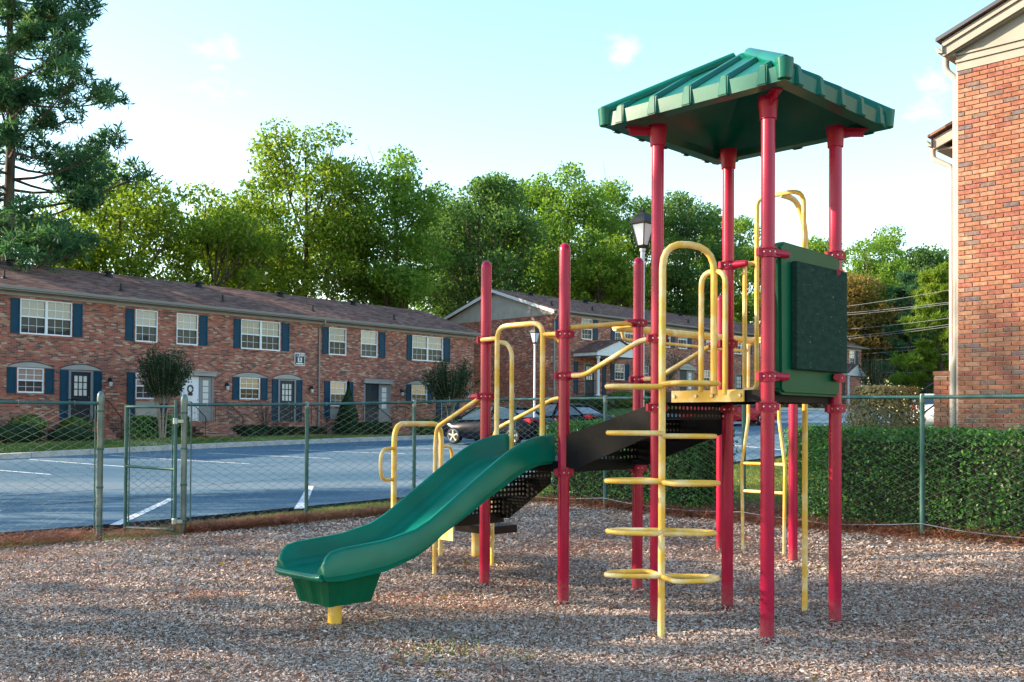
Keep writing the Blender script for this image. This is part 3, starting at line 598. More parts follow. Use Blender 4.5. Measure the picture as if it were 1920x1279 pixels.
# ------------------------------------------------------------------ far building with the gable end
P2 = np.array([2.5, 62.6]); zf2, ze2 = 3.18, 8.20
B2 = thing('apartment_building', 'two-storey brick apartment row on a slope with grey gable end behind the play set', 'apartment building', (P2[0], P2[1], 0), R(45))
U_S = [(2.78,3.84,0),(13.36,14.44,0),(16.9,17.96,0),(24.4,25.46,0),(27.2,28.26,0),(33.2,34.3,0),(39.6,40.7,1)]; U_D = [(.75,1.5),(6.17,8.30),(10.6,12.4),(20.6,22.7),(30.0,32.1),(36.2,38.2)]
L_W = [(6.17,7.20),(8.95,9.9),(16.3,17.4),(24.9,26.0),(29.0,30.1),(33.6,34.7)]; D2 = [(3.13,4.05),(20.9,21.8),(36.6,37.5)]; PD2 = [(13.5,14.4,15.2),(31.4,32.3,33.0)]
hol = [(a,b,6.83,8.17) for a, b, _ in U_S] + [(a,b,6.83,8.17) for a, b in U_D] + [(a,b,4.33,5.40) for a, b in L_W] + [(a-.1,b+.1,zf2,5.33) for a, b in D2] + [(a-.09,c+.08,zf2,5.30) for a, b, c in PD2]
w = MB(); wall_holes(w, 0, 41.9, 1.0, ze2, hol); w.box(.003, 41.9, .3, 10.2, 1.0, ze2); w.box(.003,.3,.003,.31,1.0,ze2); w.build('wall', m_brick, B2, fix=False)
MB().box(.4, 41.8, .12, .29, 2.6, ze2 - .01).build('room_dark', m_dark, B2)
ry2, rz2 = 5.1, 10.25
rf = MB(); rf.prism([(-.35,-.42,ze2+.28),(42.4,-.42,ze2+.28),(42.4,ry2,rz2),(-.35,ry2,rz2)], (0,0,-.06)); rf.prism([(-.35,ry2,rz2),(42.4,ry2,rz2),(42.4,2*ry2+.42,ze2+.28),(-.35,2*ry2+.42,ze2+.28)], (0,0,-.06)); roof2 = rf.build('roof', m_shingle, B2)
MB().prism([(-.02,-.02,ze2),(-.02,2*ry2+.02,ze2),(-.02,2*ry2+.02,ze2+.14),(-.02,ry2,rz2-.07),(-.02,-.02,ze2+.14)], (.15,0,0)).build('gable_wall', m_trim, B2)
MB().prism([(41.8,0,ze2),(41.8,2*ry2,ze2),(41.8,ry2,rz2-.08)], (.09,0,0)).build('gable_wall', m_trim, B2)
rk = MB(); s2 = (rz2 - ze2 - .28) / (ry2 + .42)
for sg_ in (0, 1):
    Y = (lambda y: y) if sg_ == 0 else (lambda y: 2*ry2 - y)
    rk.prism([(-.36,Y(-.44),ze2+.02),(-.36,Y(-.44),ze2+.22),(-.36,Y(ry2),rz2-.065),(-.36,Y(ry2),rz2-.27)], (.04,0,0))
rk.build('rake_board', m_pole, B2)
f = MB(); f.box(.05, 41.9, -.03, -.002, ze2-.02, ze2+.17); f.box(-.3, 42.2, -.42, .0, ze2+.171, ze2+.20); f.build('eave_board', m_trim, B2)
g = MB(); gutter(g, -.33, 42.4, -.44, ze2+.15); g.build('gutter', m_gutter, B2)
d = MB(); d.tube(fillet([(-.1,-.52,ze2+.16),(-.1,-.52,ze2-.02),(.12,-.06,ze2-.4),(.12,-.06,2.0)], .06), .05, 8); d.build('downspout', m_gutter, B2)
for x, y in [(1.0,1.0),(5.0,1.0),(10.5,1.0),(16,1.0),(22,1.0),(28,1.0),(2.4,4.2),(8,4.2),(13.6,4.2),(19.5,4.2),(25,4.2),(31,4.2)]:
    z = ze2 + .28 + (y + .42) * s2; v = MB().lathe([(.2,-.1),(.12,.02),(.06,.06),(.06,.26),(.0,.26)] if y < 2 else [(.24,-.1),(.2,.06),(.13,.16),(.24,.17),(.0,.26)], (x, y, z), 8); v.build('roof_vent', m_iron, roof2)
for a, b, k in U_S: window(B2, a, b, 6.83, 8.17); shutter(B2, b+.08, b+.5, 6.85, 8.16)
for a, b in U_D: window(B2, a, b, 6.83, 8.17, b - a > 1.5); shutter(B2, a-.46, a-.06, 6.85, 8.16)
for a, b in U_D[1:]: shutter(B2, b+.06, b+.46, 6.85, 8.16)
for a, b in L_W: window(B2, a, b, 4.33, 5.40); shutter(B2, b+.08, b+.46, 4.3, 5.40); shutter(B2, a-.46, a-.08, 4.3, 5.40)
for a, b in D2: glazed_door(B2, a, b, zf2, 5.25); shutter(B2, a-1.1, a-.72, 3.3, 5.35, (.4,)); shutter(B2, b+.8, b+1.16, 3.3, 5.35, (.4,))
for a, b, c in PD2: panel_door(B2, a, b, c, zf2, 5.28, m_navyd); arch(B2, a-.15, c+.12, 5.56, .2)
def porch(x0, x1):
    MB().box(x0-.1, x1+.1, -1.9, -.012, 1.4, zf2-.04).build('porch_base', m_brick, B2)
    xm = (x0+x1)/2; z0 = 5.72
    pr = MB(); pr.prism([(x0-.25,-2.1,z0+.16),(xm,-2.1,z0+1.0),(xm,-.01,z0+1.0),(x0-.25,-.01,z0+.16)], (0,0,.06)); pr.prism([(xm,-2.1,z0+1.0),(x1+.25,-2.1,z0+.16),(x1+.25,-.01,z0+.16),(xm,-.01,z0+1.0)], (0,0,.06))
    po = pr.build('porch_roof', m_shingle, B2)
    MB().prism([(x0-.15,-2.0,z0+.17),(x1+.15,-2.0,z0+.17),(xm,-2.0,z0+.96)], (0,.06,0)).build('pediment', m_pole, po)
    MB().box(x0-.15, x1+.15, -2.0, -.02, z0-.05, z0+.165).build('porch_beam', m_pole, po)
    for x in (x0+.15, x1-.15): MB().lathe([(.14,0),(.14,.1),(.10,.14),(.085,2.3),(.13,2.36),(.13,2.49)], (x, -1.85, zf2-.04), 10).build('column', m_pole, B2)
    r = MB(); 
    for a, b in (((x0+.15,-1.85),(x1-.15,-1.85)),((x0+.05,-1.8),(x0+.05,-.1))):
        for zz in (zf2+.08, zf2+.9): r.tube([(*a,zz),(*b,zz)], .02, 4)
        for k in range(1, 22): t = k/22; r.tube([(a[0]+(b[0]-a[0])*t, a[1]+(b[1]-a[1])*t, zf2+.08),(a[0]+(b[0]-a[0])*t, a[1]+(b[1]-a[1])*t, zf2+.9)], .010, 4)
    for k in range(0, 20):
        t = k/19; x = x1 + .1 + 2.6*t; z = zf2 - 1.5*t; r.tube([(x,-1.7,z),(x,-1.7,z+.9)], .010, 4)
    r.tube([(x1+.1,-1.7,zf2+.9),(x1+2.7,-1.7,zf2-.6)], .022, 4); r.build('iron_railing', m_iron, B2)
    st = MB()
    for k in range(8): st.box(x1+.1+.33*k, x1+.1+.33*(k+1)-.004, -1.65, -.5, 1.4, zf2-.04-.18*(k+1))
    st.build('steps', m_brick, B2)
porch(2.1, 6.3); porch(35.5, 38.6)

# ------------------------------------------------------------------ right building: bricks one by one on the end wall
P3 = (6.5, 14.6); B3 = thing('apartment_building', 'orange brick end wall with cream gable trim at the right edge of the picture', 'apartment building', (*P3, 0), R(-45))
w = MB(); w.box(.004, 9.2, .004, 30, -.3, 6.62); w.build('wall', m_brick3, B3)
MB().box(-.004, 1.30, .0, .0035, -.3, 6.61).build('mortar_bed', m_mortar, B3)
bm_ = []
for i, m in enumerate(m_bricks):
    for L in (.203, .0965):
        j = lambda: random.uniform(-.0012, .0012)
        x0, x1, z0, z1, c = 0, L, 0, .0575, .0035
        b = MB(); b.add([(x0+j(),.02,z0+j()),(x1+j(),.02,z0+j()),(x1+j(),.02,z1+j()),(x0+j(),.02,z1+j()),(x0+j(),-.013,z0+j()),(x1+j(),-.013,z0+j()),(x1+j(),-.013,z1+j()),(x0+j(),-.013,z1+j()),
                        (x0+c,-.018,z0+c),(x1-c,-.018,z0+c),(x1-c,-.018,z1-c),(x0+c,-.018,z1-c)],
                       [(0,4,7,3),(1,2,6,5),(3,7,6,2),(0,1,5,4),(4,5,9,8),(5,6,10,9),(6,7,11,10),(7,4,8,11),(8,9,10,11)])
        me = bpy.data.meshes.new('brick'); me.from_pydata(b.v, [], b.f); me.materials.append(m); me.update(); bm_.append(me)
WGT = [.24,.20,.20,.07,.02,.08,.05,.14]
def brick_at(parent, x, y, z, half, ci):
    o = bpy.data.objects.new('brick', bm_[ci * 2 + (1 if half else 0)]); COL.objects.link(o); o.parent = parent; o.location = (x, y + random.uniform(-.0015, .0015), z); return o
slots = []
nrow = int((6.60 + .25) / .0677)
for r_ in range(nrow):
    z = -.25 + r_ * .0677; x = 0.0
    if r_ % 2: slots.append((x, z, True)); x += .1065
    while x < 1.25: slots.append((x, z, False)); x += .2133
slots_v = sorted([s for s in slots if s[1] > 1.30 and s[0] < 1.0], key=lambda s: -s[0] - (0 if not s[2] else -1))
chosen = set(slots_v[:300])
for s in slots_v[:300]: brick_at(B3, s[0], 0, s[1], s[2], int(RNG.choice(8, p=WGT)))
rest = MB()
for s in slots:
    if s in chosen: continue
    rest.cur = int(RNG.choice(8, p=WGT)); L = .0965 if s[2] else .203; x0, x1, z0, z1, c = s[0], s[0]+L, s[1], s[1]+.0575, .0035
    rest.add([(x0,.02,z0),(x1,.02,z0),(x1,.02,z1),(x0,.02,z1),(x0,-.013,z0),(x1,-.013,z0),(x1,-.013,z1),(x0,-.013,z1),(x0+c,-.018,z0+c),(x1-c,-.018,z0+c),(x1-c,-.018,z1-c),(x0+c,-.018,z1-c)],
             [(0,4,7,3),(1,2,6,5),(3,7,6,2),(0,1,5,4),(4,5,9,8),(5,6,10,9),(6,7,11,10),(7,4,8,11),(8,9,10,11)])
rest.build('bricks', m_bricks, B3, kind='stuff', fix=False)
f = MB(); f.box(-.012, 9.2, -.030, -.003, 6.58, 6.70); f.box(-.016, 9.2, -.055, -.003, 6.701, 6.735); f.box(-.012, 9.2, -.036, -.003, 6.736, 6.80); f.box(-.016, 9.2, -.062, -.003, 6.801, 6.828); f.build('frieze_board', m_cream, B3)
sl = .37; xr = 4.6
MB().prism([(-.02,-.02,6.83),(9.22,-.02,6.83),(9.22,-.02,6.9),(xr,-.02,6.90+sl*xr),(-.02,-.02,6.90)], (0,.05,0)).build('gable_siding', m_cream, B3)
rk = MB(); rk.prism([(-.16,-.16,6.80),(xr,-.16,6.80+sl*(xr+.16)),(xr,-.16,7.0+sl*(xr+.16)),(-.16,-.16,7.0)], (0,.05,0)); rk.prism([(-.16,-.19,6.93),(xr,-.19,6.93+sl*(xr+.16)),(xr,-.19,7.01+sl*(xr+.16)),(-.16,-.19,7.01)], (0,.029,0)); rk.build('rake_board', m_cream, B3)
MB().prism([(-.14,-.11,6.81),(xr,-.11,6.81+sl*(xr+.14)),(xr,-.02,6.81+sl*(xr+.14)),(-.14,-.02,6.81)], (0,0,-.02)).build('soffit', m_cream, B3)
rf = MB(); rf.prism([(-.22,-.23,7.012),(xr,-.23,7.012+sl*(xr+.22)),(xr,30,7.012+sl*(xr+.22)),(-.22,30,7.012)], (0,0,.05)); rf.prism([(xr,-.23,7.012+sl*(xr+.22)),(9.6,-.23,7.012),(9.6,30,7.012),(xr,30,7.012+sl*(xr+.22))], (0,0,.05)); rf.build('roof', m_shingle, B3)
MB().prism([(-.23,-.245,7.012),(xr,-.245,7.012+sl*(xr+.22)),(xr,-.245,7.068+sl*(xr+.22)),(-.23,-.245,7.068)], (0,.012,0)).build('drip_edge', m_drip, B3)
MB().box(-.149, -.0, -.10, 30, 6.80, 6.83).build('soffit', m_cream, B3)
g = MB(); g.prism([(-.15,-.2,6.84),(-.22,-.2,6.86),(-.26,-.2,6.96),(-.24,-.2,6.96),(-.16,-.2,6.87),(-.15,-.2,6.96)], (0,30,0)); g.build('gutter', m_cream, B3)
d = MB()
d.tube(fillet([(-.20,.06,6.86),(-.20,.06,6.66),(-.052,.06,6.50),(-.052,.06,2.42),(-.098,.06,2.28),(-.098,.06,.2)], .07, 4), .047, 10); d.build('downspout', m_spout, B3, smooth=40)
MB().box(-.030, -.0045, .002, .05, -.2, 6.6).build('corner_board', m_spout, B3)
# lower wing further back
w = MB(); w.box(-1.55, -.006, 4, 14, -.3, 6.35); w.build('wing_wall', m_brick3, B3)
f = MB(); f.box(-1.58, -.2, 3.93, 3.99, 6.36, 6.62); f.prism([(-1.92,3.80,6.55),(-.1,3.80,6.55+.37*1.9),(-.1,3.80,6.75+.37*1.9),(-1.92,3.80,6.75)], (0,.05,0)); f.box(-1.9,-1.56,3.9,14,6.54,6.57)
f.prism([(-1.58,3.96,6.60),(-.1,3.96,6.60),(-.1,3.96,6.6+.37*1.6)], (0,.05,0)); f.build('wing_trim', m_cream, B3)
rf = MB(); rf.prism([(-1.99,3.72,6.77),(-.1,3.72,6.77+.37*1.98),(-.1,14,6.77+.37*1.98),(-1.99,14,6.77)], (0,0,.05)); rf.build('wing_roof', m_shingle, B3)
g = MB(); g.prism([(-1.93,3.74,6.60),(-2.01,3.74,6.62),(-2.05,3.74,6.74),(-2.03,3.74,6.74),(-1.94,3.74,6.63),(-1.93,3.74,6.74)], (0,10,0)); g.build('gutter', m_cream, B3)
d = MB(); d.tube(fillet([(-1.98,3.95,6.62),(-1.98,3.95,6.42),(-1.63,3.95,6.2),(-1.63,3.95,.3)], .07, 4), .05, 10); d.build('downspout', m_spout, B3, smooth=40)
for y in range(16, 30, 4):
    for z in (1.6, 4.5): window(B3, .2, .21, z, z + .01, sill=False) if False else None
# brick stair pier beside the right building
pier = thing('brick_pier', 'low red brick stair pier standing left of the orange brick wall', 'brick pier', (6.40, 15.20, 0), R(-45))
MB().box(.004, .30, .004, .60, .2, 2.16).build('core', m_mortar, pier)
for r_ in range(28):
    z = .25 + r_ * .0677
    for x, hf in (((0, False), (.2133, True)) if r_ % 2 else ((0, True), (.1065, False))): brick_at(pier, x, 0, z, hf, int(RNG.choice([0,0,1,2,2,3,7])))
MB().box(-.01, .32, -.02, .62, 2.161, 2.22).build('cap', m_bricks[1], pier)
ra = MB(); 
ra.tube([(6.5,15.2,2.12),(6.30,16.2,1.72),(6.28,16.3,1.2)], .014, 6); ra.tube([(6.5,15.2,1.78),(6.28,16.3,1.30)], .012, 6); ra.tube([(6.28,16.3,.3),(6.28,16.3,1.75)], .014, 6)
put(ra.build('iron_handrail', m_iron), 'thin black iron handrail sloping down from the brick pier', 'handrail')

# ================================================================== chain-link fence, gate
def fpost(parent, x, y, z0, z1, r, cap='dome'):
    p = MB(); p.tube([(x,y,z0-.2),(x,y,z1)], r, 12); o = p.build('post', m_fgreen if r < .035 else m_galvg, parent, smooth=40)
    c = MB()
    if cap == 'dome': c.lathe([(r*1.18,-.05),(r*1.2,.01),(r*1.05,.045),(r*.6,.075),(.0,.085)], (x,y,z1), 12)
    else: c.lathe([(r*1.15,-.05),(r*1.2,.02),(r*.9,.045),(.0,.05)], (x,y,z1), 10)
    c.build('post_cap', m_galvg, o, smooth=50); 
    if cap == 'dome':
        for k in range(4): MB().lathe([(r*1.12,-.012),(r*1.22,-.010),(r*1.22,.010),(r*1.12,.012)], (x,y,z0+.15+(z1-z0-.3)*k/3), 10).build('tension_band', m_fgreen, o)
    return o
m_galvg = M('weathered_green_steel', (.10,.15,.14), (.20,.25,.24), 5, .36, metal=.55)
PITCH = .085
def chain(parent, a, b, za, zb, h0, h1, wire=.0043, name='chain_mesh', hook=True):
    """woven diamonds: each zigzag wire is real geometry. a,b: ends (x,y); za,zb ground heights; mesh from ground+h0 to ground+h1"""
    a, b = np.array(a, float), np.array(b, float); L = np.linalg.norm(b - a); n = int(L / PITCH); d = (b - a) / L; nrm = np.array([-d[1], d[0]])
    Hh = h1 - h0; m = int(Hh / (PITCH / 2)); V = []; F = []; base = 0
    k = np.arange(m + 1)
    for i in range(n + 1):
        s = i * PITCH + np.where(k % 2 == (i % 2), 0, PITCH) * 1.0 - PITCH * .5 * 0
        s = np.clip(i * PITCH + np.where((k + i) % 2 == 0, -.5, .5) * PITCH, 0, L)
        z = h0 + k * PITCH / 2; t = s / L; w = np.where((k + i) % 2 == 0, .0025, -.0025)
        x = a[0] + d[0] * s + nrm[0] * w; y = a[1] + d[1] * s + nrm[1] * w; zz = za + (zb - za) * t + z + np.sin(s * 5 + i) * .002
        P = np.stack([x, y, zz], 1)
        ring = np.array([[math.cos(q), math.sin(q)] for q in (.5, 2.6, 4.7)]) * wire
        vv = P[:, None, :] + (np.array([d[0], d[1], 0])[None, None, :] * ring[None, :, :1]) + np.array([nrm[0], nrm[1], 0])[None, None, :] * ring[None, :, 1:]
        V.append(vv.reshape(-1, 3)); q = np.arange(m)
        for j in range(3):
            F.append(np.stack([base + q*3 + j, base + q*3 + (j+1) % 3, base + (q+1)*3 + (j+1) % 3, base + (q+1)*3 + j], 1))
        base += (m + 1) * 3
    return npmesh(name, np.concatenate(V), np.concatenate(F), m_wire, parent=parent, kind='stuff')
def rail(parent, pts, r=.021, tie=.55):
    m = MB(); m.tube(pts, r, 10); o = m.build('top_rail', m_fgreen, parent, smooth=40); t = MB()
    for p, q in zip(pts[:-1], pts[1:]):
        p, q = Vector(p), Vector(q); n = max(1, int((q - p).length / tie)); dd = (q - p).normalized()
        for k in range(n):
            c = p + (q - p) * (k + .5) / n; ring = [c + Vector((0,0,1)) * .0245 * math.cos(a) + dd.cross(Vector((0,0,1))) * .0245 * math.sin(a) + dd * (.006 * a / 3) for a in np.linspace(0, 5.6, 9)]
            t.tube(ring, .0028, 4)
    t.build('wire_tie', m_galv, o)
FP = [(-4.82,11.75),(-4.05,12.40),(-2.77,13.56),(-1.42,14.60),(0.0,15.62),(1.31,14.08),(2.90,12.54),(4.5,11.0),(6.1,9.44),(7.7,7.88)]
FT = [1.60,1.60,1.635,1.69,1.765,1.755,1.735,1.71,1.70,1.69]
fence1 = thing('chain_link_fence', 'short stretch of green chain link fence left of the open gate', 'fence')
x0, y0 = FP[0]; xl, yl = x0 - 2.05*1.1, y0 - 1.81*1.1
fpost(fence1, x0, y0, H(x0,y0), 1.66, .035); fpost(fence1, xl, yl, H(xl,yl), 1.58, .026, 'loop')
rail(fence1, [(xl-2, yl-1.77, 1.57), (xl, yl, 1.585), (x0, y0, 1.60)]); chain(fence1, (xl-1.2, yl-1.06), FP[0], H(xl,yl), H(x0,y0), .03, 1.55)
b = MB(); b.tube([(x0-.045,y0-.04,H(x0,y0)+.05),(x0-.045,y0-.04,1.57)], .008, 6); b.build('tension_bar', m_fgreen, fence1)
fence2 = thing('chain_link_fence', 'green chain link fence turning a corner behind the slide and passing the right hedge', 'fence')
for i in range(1, 10):
    x, y = FP[i]; big = i in (1, 4); fpost(fence2, x, y, H(x, y), FT[i] + (.05 if big else -.01), .037 if big else .026, 'dome' if big else 'loop')
rail(fence2, [(*FP[i], FT[i]) for i in range(1, 5)]); rail(fence2, [(*FP[i], FT[i]) for i in range(4, 10)])
for i in range(1, 9): chain(fence2, FP[i], FP[i+1], H(*FP[i]), H(*FP[i+1]), .03, min(FT[i] - H(*FP[i]), FT[i+1] - H(*FP[i+1])) - .012)
for i in (1, 4):
    b = MB(); x, y = FP[i]; dx, dy = np.array(FP[i+1]) - FP[i]; n_ = math.hypot(dx, dy); b.tube([(x+dx/n_*.09,y+dy/n_*.09,H(x,y)+.05),(x+dx/n_*.09,y+dy/n_*.09,FT[i]-.02)], .008, 6); b.build('tension_bar', m_fgreen, fence2)
tw = MB(); pts = []
for i in range(4, 9):
    for t in np.linspace(0, 1, 7)[:-1]:
        p = np.array(FP[i]) * (1-t) + np.array(FP[i+1]) * t; pts.append((p[0]-.02, p[1]-.02, H(*p) + .13 - .06 * math.sin(t*math.pi) + random.uniform(-.012,.012)))
tw.tube(pts, .0045, 5); tw.build('bottom_wire', m_galv, fence2)
# gate leaf, standing open a little
gp = np.array(FP[1]); gd = np.array([-.885, .465]); gw = .86
gate = thing('fence_gate', 'narrow green chain link gate with a mid rail, standing ajar', 'gate', (gp[0]-.09, gp[1]-.05, 0))
o_ = np.array([0.0, 0.0]); e_g = gd * gw; zb0, zt0 = H(*gp) + .02, 1.575
for nm, A, B_, r_ in [('gate_post',(0,0,zb0),(0,0,zt0+.08),.022),('gate_post',(*e_g,zb0-.02),(*e_g,zt0+.03),.022),('gate_post',(*(e_g*.93),zb0),(*(e_g*.93),zt0-.03),.008),('gate_post',(*(e_g*.06),zb0),(*(e_g*.06),zt0-.03),.008),
                     ('gate_rail',(0,0,zt0),(*e_g,zt0),.020),('gate_rail',(0,0,zb0+.76),(*e_g,zb0+.78),.018),('gate_rail',(0,0,zb0+.02),(*e_g,zb0),.020)]:
    m = MB(); m.tube([A, B_], r_, 10); m.build(nm, m_fgreen, gate, smooth=40)
chain(gate, (0,0), e_g, zb0, zb0-.01, .03, zt0 - zb0 - .02)
h_ = MB()
for z in (zb0+.12, zt0-.18): h_.lathe([(.03,-.04),(.034,-.03),(.034,.03),(.03,.04)], (0,0,z), 10); h_.box(0,.10,-.012,.06,z-.02,z+.02)
h_.build('hinge', m_galv, gate)

# ================================================================== play structure (metres; two axes p,q at 45 degrees to the view)
S2 = 2 ** -.5
def W(p, q, z=0.0): return Vector(((p - q) * S2, (p + q) * S2, z))
PS = thing('play_structure', 'red, yellow and green playground set with slide, roofed tower and climbers', 'playground set')
PR = .0445
POST = dict(A=(5.745,4.295,3.50),B=(6.635,4.285,3.50),C=(5.735,3.405,3.50),D=(6.645,3.405,3.50),E=(5.775,5.205,2.80),F=(5.80,6.115,2.765),G=(6.70,5.205,2.80),H=(9.20,6.03,2.79),I=(9.06,5.09,2.79))
posts = {}
for k, (p, q, zt) in POST.items():
    w0 = W(p, q); m = MB(); n = 20; z0 = H(w0.x, w0.y) - .12
    if k in 'ABCD': m.lathe([(PR, z0), (PR, zt)], (w0.x, w0.y, 0), n)
    else: m.lathe([(PR, z0)] + [(PR * math.cos(a), zt - PR*1.3 + PR*1.3 * math.sin(a)) for a in np.linspace(0, 1.5, 8)] , (w0.x, w0.y, 0), n)
    posts[k] = m.build('post', m_red, PS, smooth=40)
def clamp(k, z, dirs=(), L=.0, taper=True, hh=.032):
    """split collar on a post, with flanges, bolts and an optional socket"""
    p, q, _ = POST[k]; c = W(p, q); m = MB(); m.cur = 0
    m.lathe([(PR+.001,-hh),(PR+.013,-hh),(PR+.013,-hh+.010),(PR+.007,-hh+.013),(PR+.007,hh-.013),(PR+.013,hh-.010),(PR+.013,hh),(PR+.001,hh)], (c.x, c.y, z), 20)
    for a in (R(200), R(20)):
        e = Vector((math.cos(a), math.sin(a), 0)); t = Vector((-e.y, e.x, 0)); m.obox(c + e*(PR+.004) - t*.016 + Vector((0,0,z-hh*.8)), e*.030, t*.032, Vector((0,0,hh*1.6)))
    m.cur = 1
    for a in (R(230), R(270), R(310)):
        e = Vector((math.cos(a), math.sin(a), 0)); m.tube([c + e*(PR+.005) + Vector((0,0,z)), c + e*(PR+.012) + Vector((0,0,z))], .0055, 6)
    m.cur = 0
    for d_ in dirs:
        v = (W(*d_) if len(d_) == 2 else Vector(d_)); v = v.normalized(); m.tube([c + v*PR*.5 + Vector((0,0,z)), c + v*(PR+.06) + Vector((0,0,z)), c + v*(PR+.12) + Vector((0,0,z))], [.030,.028,.024], 10)
    m.build('clamp', [m_redc, m_bolt], posts[k], smooth=40)
for k in 'ABCD': clamp(k, 1.515)
clamp('C', 2.51, [(1,-.35)]); clamp('C', 1.71, [(1,-.35)]); clamp('D', 2.60, [(0,1)]); clamp('D', 2.46, [(-1,-.6)]); clamp('D', 1.73, [(-1,-.6)])
clamp('A', 2.005); clamp('B', 2.02, [(0,1)]); clamp('B', 2.625, [(0,-1)])
clamp('E', 2.09, [(0,1)]); clamp('E', 1.765, [(0,-1)]); clamp('E', 1.02); clamp('F', 2.095, [(0,-1)]); clamp('F', 1.62, [(0,1)]); clamp('F', 1.02)
clamp('G', 2.245, [(-1,0)]); clamp('G', 1.77, [(0,-1)]); clamp('G', 1.03); clamp('H', 2.27, [(0,-1)]); clamp('I', 2.27, [(0,1)])
# roof
RC = (6.19, 3.85); hs_ = .718; ZE, ZA = 3.505, 4.00
def Rf(a, b, z): return W(RC[0] + a, RC[1] + b, z)
rm = MB(); fz = .095
corners = [(-hs_, hs_), (hs_, hs_), (hs_, -hs_), (-hs_, -hs_)]
for i in range(4):
    a, b = corners[i], corners[(i+1) % 4]; at = .055
    rm.quad(Rf(*a, ZE), Rf(*b, ZE), Rf(*b, ZE+fz), Rf(*a, ZE+fz))
    ta, tb = (a[0]*at/hs_, a[1]*at/hs_), (b[0]*at/hs_, b[1]*at/hs_)
    rm.quad(Rf(*a, ZE+fz), Rf(*b, ZE+fz), Rf(*tb, ZA), Rf(*ta, ZA))
    f1, f2 = (a[0]*.86, a[1]*.86), (b[0]*.86, b[1]*.86)
    rm.quad(Rf(*a, ZE), Rf(*b, ZE), Rf(*f2, ZE), Rf(*f1, ZE)); g1, g2 = (a[0]*.83, a[1]*.83), (b[0]*.83, b[1]*.83)
    rm.quad(Rf(*f1, ZE), Rf(*f2, ZE), Rf(*g2, ZE+.05), Rf(*g1, ZE+.05)); rm.quad(Rf(*g1, ZE+.05), Rf(*g2, ZE+.05), Rf(*tb, ZA-.09), Rf(*ta, ZA-.09))
rm.quad(*[Rf(c[0]*.055/hs_, c[1]*.055/hs_, ZA) for c in corners]); rm.quad(*[Rf(c[0]*.055/hs_, c[1]*.055/hs_, ZA-.09) for c in corners])
roof = rm.build('roof', m_roofg, PS, bevel=0)
for i in range(4):        # raised ribs up each slope, lapping over the fascia
    a, b = Vector(corners[i]), Vector(corners[(i+1) % 4]); mid = (a + b) / 2; inn = -mid.normalized(); al = (b - a).normalized()
    for s in (-.50, -.25, .0, .25, .50):
        s_ = s * 1.13; run = hs_ - abs(s_) - .03; run = min(run, hs_ - .12); sl_ = (ZA - ZE - fz) / (hs_ - .055)
        pts = []
        for w_, hgt in ((.042, 0.0), (.026, .032)):
            for sd in (-1, 1): pts.append((sd * w_, hgt))
        def pt(x, t, h): q = mid + al * (s_ + x) + inn * t; return Rf(q.x, q.y, ZE + fz + sl_ * max(t, 0) + h)
        m = MB(); e1 = [pt(-.042,0,-.003), pt(.042,0,-.003), pt(.024,-.006,.032), pt(-.024,-.006,.032)]; e2 = [pt(-.042,run,-.003), pt(.042,run,-.003), pt(.024,run,.030), pt(-.024,run,.030)]
        m.add(e1 + e2, [(3,2,1,0),(4,5,6,7),(0,1,5,4),(1,2,6,5),(2,3,7,6),(3,0,4,7)])
        q = mid + al * s_; o3 = lambda x, y, z: Rf((q + al*x - inn*y).x, (q + al*x - inn*y).y, z)
        m.add([o3(-.042,-.01,ZE-.008),o3(.042,-.01,ZE-.008),o3(.042,-.01,ZE+fz+.02),o3(-.042,-.01,ZE+fz+.02),o3(-.036,.026,ZE-.004),o3(.036,.026,ZE-.004),o3(.024,.010,ZE+fz+.030),o3(-.024,.010,ZE+fz+.030)], [(3,2,1,0),(4,5,6,7),(0,1,5,4),(1,2,6,5),(2,3,7,6),(3,0,4,7)])
        m.build('rib', m_roofg, roof, bevel=.006, smooth=40)
    m = MB(); c0 = Rf(a.x, a.y, ZE + fz + .004); c1_ = Rf(a.x*.06/hs_, a.y*.06/hs_, ZA + .008); m.tube([c0, c1_], [.052, .040], 8)
    m.tube([Rf(a.x*.985, a.y*.985, ZE + .01), Rf(a.x*.985, a.y*.985, ZE + fz + .035)], [.046,.058], 8); m.build('hip_rib', m_roofg, roof, smooth=50)
m = MB(); m.lathe([(.115,ZA-.035),(.105,ZA+.005),(.07,ZA+.025),(.0,ZA+.03)], (Rf(0,0,0).x, Rf(0,0,0).y, 0), 8); m.build('roof_cap', m_roofg, roof, smooth=50)
for k, sg_ in (('A',(-1,1)),('B',(1,1)),('C',(-1,-1)),('D',(1,-1))):
    p, q, zt = POST[k]; c = W(p, q); m = MB(); m.lathe([(PR+.001,-.10),(PR+.010,-.10),(PR+.012,-.04),(PR+.018,.0),(PR+.020,.045),(PR,.05)], (c.x, c.y, 3.475), 18); m.build('collar', m_redc, posts[k], smooth=40)
    d_ = W(*sg_).normalized(); t_2 = Vector((-d_.y, d_.x, 0)); m = MB()
    d_l = -t_2 if k in 'AC' else t_2
    m.obox(c + d_*.0 - t_2*.035 + Vector((0,0,3.493)), d_*.22, t_2*.07, Vector((0,0,.012))); m.obox(c + Vector((0,0,3.45)) + d_*.05 - t_2*.004, d_*.15, t_2*.008, Vector((0,0,.043)))
    m.build('roof_bracket', m_redc, posts[k])
